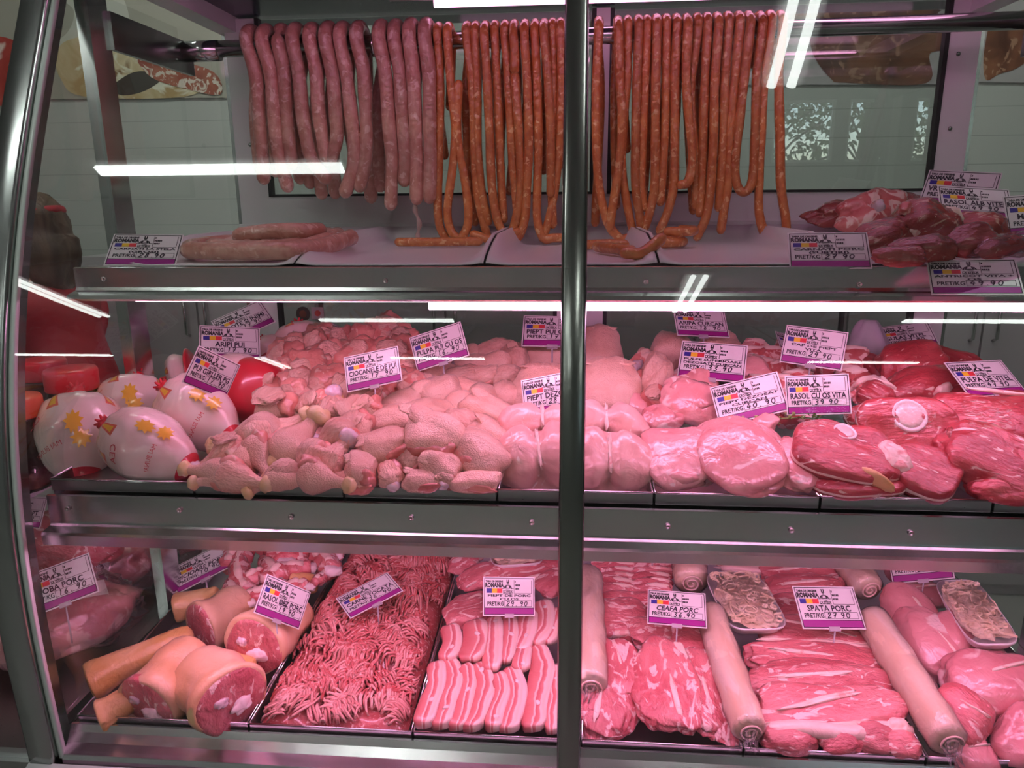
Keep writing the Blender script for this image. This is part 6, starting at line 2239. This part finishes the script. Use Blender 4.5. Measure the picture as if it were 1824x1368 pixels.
# ---------------------------------------------------------------- shop assistant behind the neighbouring counter
RCL = plain('red_uniform', (.42, .02, .035), .7, bump=.2, bscale=60)
HAIR = meat('brown_hair', (.07, .04, .025), (.15, .09, .055), scale=30, stretch=(1, 1, .12), bump=.5, bscale=120, rough=.5, coat=0)
FACE = plain('face_skin', (.62, .36, .28), .5)
JEAN = plain('dark_trousers', (.03, .03, .045), .8)


def skin_body(name, verts, edges, radii, ma, parent):
    me = bpy.data.meshes.new(name)
    me.from_pydata(verts, edges, [])
    o = bpy.data.objects.new(name, me)
    COL.objects.link(o)
    mo = o.modifiers.new('skin', 'SKIN')
    mo.use_smooth_shade = True
    for i, r in enumerate(radii):
        q = r if isinstance(r, tuple) else (r, r)
        me.skin_vertices[0].data[i].radius = q
    me.skin_vertices[0].data[0].use_root = True
    o.modifiers.new('sub', 'SUBSURF').levels = 2
    o.modifiers['sub'].render_levels = 2
    dg = bpy.context.evaluated_depsgraph_get()
    m2 = bpy.data.meshes.new_from_object(o.evaluated_get(dg))
    bpy.data.objects.remove(o)
    m2.name = name
    m2.materials.clear()
    m2.materials.append(ma)
    for p in m2.polygons:
        p.use_smooth = True
    o = bpy.data.objects.new(name, m2)
    COL.objects.link(o)
    o.parent = parent
    return o


# she faces +x's opposite (toward the left of the picture) and stoops a little
pr_ = empty('person', (-1.60, 2.25, 0), 'woman with brown hair and red headband in a red uniform, stooping', 'person')
sk = [(0, 0, .80), (-.02, 0, .95), (-.05, 0, 1.08), (-.08, 0, 1.18), (-.11, 0, 1.245), (-.12, 0, 1.30),            # pelvis .. neck
      (-.07, .16, 1.165), (-.16, .20, .95), (-.34, .17, .93), (-.07, -.16, 1.165), (-.16, -.20, .95), (-.34, -.17, .93),   # arms
      (.0, .09, .76), (.0, .10, .44), (.03, .10, .06), (-.10, .10, .03), (.0, -.09, .76), (.0, -.10, .44), (.03, -.10, .06), (-.10, -.10, .03)]
ed = [(0, 1), (1, 2), (2, 3), (3, 4), (4, 5), (3, 6), (6, 7), (7, 8), (3, 9), (9, 10), (10, 11), (0, 12), (12, 13), (13, 14), (14, 15), (0, 16), (16, 17), (17, 18), (18, 19)]
rad = [(.15, .11), (.14, .10), (.15, .105), (.13, .09), .05, .048, .062, .046, .034, .062, .046, .034, .085, .058, .042, .035, .085, .058, .042, .035]
body = skin_body('body', sk, ed, rad, FACE, pr_)
# clothing follows the body a little outside it
tsk = sk[:4] + [sk[4]] + [sk[6], sk[7], sk[9], sk[10]]
ted = [(0, 1), (1, 2), (2, 3), (3, 4), (3, 5), (5, 6), (3, 7), (7, 8)]
skin_body('uniform_top', tsk, ted, [(.165, .12), (.155, .115), (.165, .12), (.145, .105), .060, .092, .068, .092, .068], RCL, pr_)
skin_body('trousers', [(-.01, 0, .93), (0, 0, .86), sk[12], sk[13], (.03, .10, .08), sk[16], sk[17], (.03, -.10, .08)], [(0, 1), (1, 2), (2, 3), (3, 4), (1, 5), (5, 6), (6, 7)], [(.125, .125), (.13, .13), .098, .07, .055, .098, .07, .055], JEAN, pr_)
hc = Vector((-.135, 0, 1.40))
hd = blob(.185, .15, .215, 32, 24, .02, 2, .0, flat=.0)
for i, p in enumerate(hd.v):
    x, y, z = p
    # nose, chin, brow
    if x < -.05:
        x -= .018 * math.exp(-((y / .016) ** 2) - ((z + .008) / .02) ** 2) + .008 * math.exp(-((y / .03) ** 2) - ((z + .075) / .02) ** 2)
        x += .008 * math.exp(-(((abs(y) - .032) / .014) ** 2) - ((z - .015) / .012) ** 2)
    hd.v[i] = (x + hc.x, y + hc.y, z + hc.z)
head = sub('head', hd, FACE, True, pr_)
for s_ in (-1, 1):
    sub('eye', moved(blob(.016, .022, .014, 14, 10, 0, 1, 0, flat=0), T(hc.x - .080, s_ * .032, hc.z + .014)), plain('eye_%d' % s_, (.05, .03, .02), .2), True, head)
    sub('ear', moved(blob(.03, .014, .05, 14, 10, .05, 2, 0), T(hc.x + .012, s_ * .076, hc.z)), FACE, True, head)
sub('mouth', moved(blob(.010, .044, .012, 16, 8, .0, 1, 0), T(hc.x - .088, 0, hc.z - .050)), plain('lips', (.45, .12, .12), .4), True, head)
hr_ = blob(.235, .205, .26, 36, 26, .07, 3, .03, 9, flat=0)
hv = []
for x, y, z in hr_.v:
    if x < -.055 and z < .055:
        x = -.055 - (x + .055) * -.15
    if x > .0 and z < 0:
        z *= 1.55
        x += .02
    hv.append((x + hc.x + .028, y + hc.y, z + hc.z + .006))
hr_.v = hv
hair = sub('hair', hr_, HAIR, True, pr_)
bd = MB()
ringp = [(hc.x + .012 + .112 * math.cos(q), .100 * math.sin(q), hc.z + .062 + .02 * math.cos(q)) for q in [2 * math.pi * i / 40 for i in range(41)]]
bd.tube(ringp, .014, 10)
sub('headband', bd, RCL, True, hair)
# hands with fingers
for s_ in (-1, 1):
    p = Vector((-.36, s_ * .17, .93))
    hm = blob(.10, .075, .032, 20, 14, .03, 2, 0)
    moved(hm, T(p.x - .04, p.y, p.z))
    for k in range(4):
        l_ = (.062, .074, .070, .055)[k]
        y = p.y - .027 + k * .018
        hm.tube(smooth_path([(p.x - .075, y, p.z), (p.x - .085 - l_ * .5, y, p.z - .002), (p.x - .085 - l_, y, p.z - .022)], 4), [.009] * 4 + [.0085] * 4 + [.006], 8)
    hm.tube(smooth_path([(p.x - .02, p.y - s_ * .03, p.z), (p.x - .05, p.y - s_ * .055, p.z - .004), (p.x - .085, p.y - s_ * .06, p.z - .014)], 4), [.011] * 4 + [.009] * 4 + [.007], 8)
    sub('hand', hm, FACE, True, body)

# ---------------------------------------------------------------- posters on the back wall
def poly_on(mb, pts, Y, mi=0):
    P = [onY(x, y, Y) for x, y in pts]
    mb.add(P, [tuple(range(len(P)))], mi)


YW = 3.19
HAMM = meat('poster_ham', (.45, .30, .12), (.70, .60, .38), fat=(.80, .78, .62), amt=.35, fscale=6, scale=8, bump=0, rough=.5, coat=0, c3=(.25, .12, .04))
SALM = meat('poster_salami', (.10, .035, .02), (.26, .10, .05), fat=(.40, .22, .14), amt=.22, fscale=14, scale=10, bump=0, rough=.5, coat=0)
FATM = meat('poster_cut_salami', (.35, .08, .05), (.45, .14, .08), fat=(.75, .66, .56), amt=.42, fscale=26, scale=14, bump=0, rough=.5, coat=0)
RAWM = meat('poster_raw_meat', (.42, .05, .04), (.58, .12, .09), fat=(.78, .62, .55), amt=.3, fscale=4, scale=6, bump=0, rough=.5, coat=0)
PBG = plain('poster_ground', (.42, .40, .33), .5)
PDK = plain('poster_dark', (.06, .05, .04), .5)


def poster(name_, lab, ground, gma, shapes):
    z0 = min(onY(x, y, YW).z for x, y in ground)
    c = onY(sum(p[0] for p in ground) / len(ground), sum(p[1] for p in ground) / len(ground), YW)
    r_ = empty('wall_poster', c, lab, 'poster', 'meat posters on the back wall')
    b_ = MB(); poly_on(b_, ground, YW)
    obw('sheet', b_.mesh('sheet', gma), r_)
    for k, (nm, pts, ma) in enumerate(shapes):
        b_ = MB()
        # smooth the outline
        P = smooth_path([Vector((x, y, 0)) for x, y in pts + pts[:1]], 6)
        poly_on(b_, [(p.x, p.y) for p in P], YW - .002 - .001 * k)
        obw(nm, b_.mesh(nm, ma), r_)


poster('p', 'wall poster with a ham and cut salami, at the left behind the steel post', [(-60, 178), (640, 172), (640, -120), (-60, -120)], PBG, [
    ('white_cloth', [(70, 90), (118, 60), (132, 20), (110, -10), (190, -40), (230, 30), (200, 70)], plain('poster_white', (.62, .62, .54), .5)),
    ('ham', [(96, 100), (120, 72), (200, 60), (300, 90), (360, 140), (330, 172), (150, 172), (108, 140)], HAMM),
    ('dark_shade', [(190, 158), (240, 128), (290, 135), (262, 160), (220, 170)], PDK),
    ('cut_salami', [(236, 98), (300, 105), (380, 128), (392, 168), (330, 158), (270, 138)], FATM),
    ('raw_meat', [(-60, 60), (20, 70), (50, 110), (40, 178), (-60, 178)], RAWM)])
poster('p', 'wall poster with dark smoked sausages, at the upper right', [(1040, 152), (1700, 150), (1700, -120), (1040, -120)], plain('poster_pale', (.45, .42, .42), .5), [
    ('smoked_sausages', [(1440, 60), (1450, 100), (1480, 140), (1505, 147), (1650, 148), (1656, 96), (1690, 84), (1690, 20), (1460, 20)], SALM),
    ('sausage_row', [(1060, -10), (1060, 70), (1180, 90), (1400, 60), (1420, -10)], SALM)])
poster('p', 'wall poster with a dark ham, at the far right beyond the side glass', [(1740, 146), (1990, 150), (1990, -60), (1740, -60)], plain('poster_pale2', (.45, .43, .42), .5), [
    ('ham', [(1762, 40), (1752, 100), (1756, 142), (1780, 132), (1820, 116), (1880, 60), (1860, 10)], SALM)])
# sheet of posters on the shop wall, seen past the end of the counter
b = MB()
# stickers on the glass door
for x, y, r, lab, ma in ((540, 559, 13, 'round dark sticker on the rear glass door', PDK), (566, 558, 11, 'square pale sticker on the rear glass door', plain('sticker', (.42, .34, .34), .5))):
    p = onY(x, y, 1.904)
    s = depth(p) / F * r
    b = MB()
    if r == 13:
        b.lathe([(s, 0), (s, .0006), (s * .8, .0008)], 24, Matrix.Translation(p) @ Matrix.Rotation(math.pi / 2, 4, 'X'))
    else:
        b.box((p.x - s, p.y - .0008, p.z - s), (p.x + s, p.y, p.z + s))
    o = part('sticker', b, ma)
    b = MB()
    b.lathe([(s * .5, .0009), (s * .5, .0014), (s * .1, .0015)], 18, Matrix.Translation(p) @ Matrix.Rotation(math.pi / 2, 4, 'X'))
    sub('sticker_print', b, SALM if r == 13 else RAWM, False, o)

# ---------------------------------------------------------------- street trees beyond the shop window
LEAF = plain('street_leaf', (.10, .16, .04), .6)
BARK = plain('bark', (.09, .07, .05), .8)
for k, (x, y, lab) in enumerate(((3.0, -8.4, 'leafy street tree outside the window, nearest the counter'), (4.6, -8.9, 'leafy street tree outside the window in the middle'), (6.2, -8.6, 'leafy street tree outside the window, farthest along'))):
    r_ = empty('street_tree', (x, y, 0), lab, 'tree', 'street trees outside')
    tr = MB().tube([(0, 0, 0), (.04, 0, 1.2), (-.03, .02, 2.2), (.02, 0, 3.2)], [.12, .10, .08, .03], 10)
    for j in range(14):
        a = j * 2.4
        tr.tube(smooth_path([(0, 0, 1.5 + j * .11), (.4 * math.cos(a), .4 * math.sin(a), 1.9 + j * .13), (.9 * math.cos(a), .9 * math.sin(a), 2.1 + j * .15)], 4), .018, 5)
    sub('trunk', tr, BARK, True, r_)
    lf = MB()
    rr = random.Random(k)
    for j in range(1500):
        a, b2, q = rr.uniform(0, 6.28), rr.uniform(-1, 1), rr.random() ** .4
        p = Vector((1.1 * q * math.cos(a), 1.1 * q * math.sin(a), 2.9 + 1.3 * q * b2))
        d = Vector((rr.uniform(-1, 1), rr.uniform(-1, 1), rr.uniform(-1, 1))).normalized() * .06
        e = d.cross(Vector((rr.uniform(-1, 1), rr.uniform(-1, 1), .3))).normalized() * .03
        lf.add([p - d, p + e, p + d, p - e], [(0, 1, 2, 3)])
    sub('foliage', lf, LEAF, False, r_)
b = MB(); b.box((-3, -14, -.12), (12, -5.8, -.02)); struct('ground', b.mesh('ground', plain('pavement', (.25, .25, .24), .8)))

# storage cupboards along the back wall, seen through the glass doors
CUP = plain('cupboard_grey', (.42, .40, .40), .4)
for k, lab in enumerate(('grey storage cupboard against the back wall, beyond the left glass door', 'grey storage cupboard against the back wall, left of the middle frame', 'grey storage cupboard against the back wall, right of the middle frame', 'grey storage cupboard against the back wall, at the far right')):
    x0 = -1.9 + k * .96
    r_ = empty('storage_cupboard', (x0 + .47, 2.95, 0), lab, 'cupboard', 'storage cupboards behind the counter')
    b_ = MB(); b_.box((-.47, -.22, 0), (.47, .24, 1.30)); sub('carcass', b_, CUP, False, r_)
    for s_ in (-1, 1):
        b_ = MB(); b_.box((min(.004 * s_, .462 * s_), -.24, .05), (max(.004 * s_, .462 * s_), -.221, 1.27)); d_ = sub('door', b_, CUP, False, r_)
        b_ = MB(); b_.tube([(.04 * s_, -.24, 1.0), (.04 * s_, -.262, 1.01), (.04 * s_, -.262, 1.17), (.04 * s_, -.24, 1.18)], .006, 8); sub('handle', b_, STEEL, True, d_)
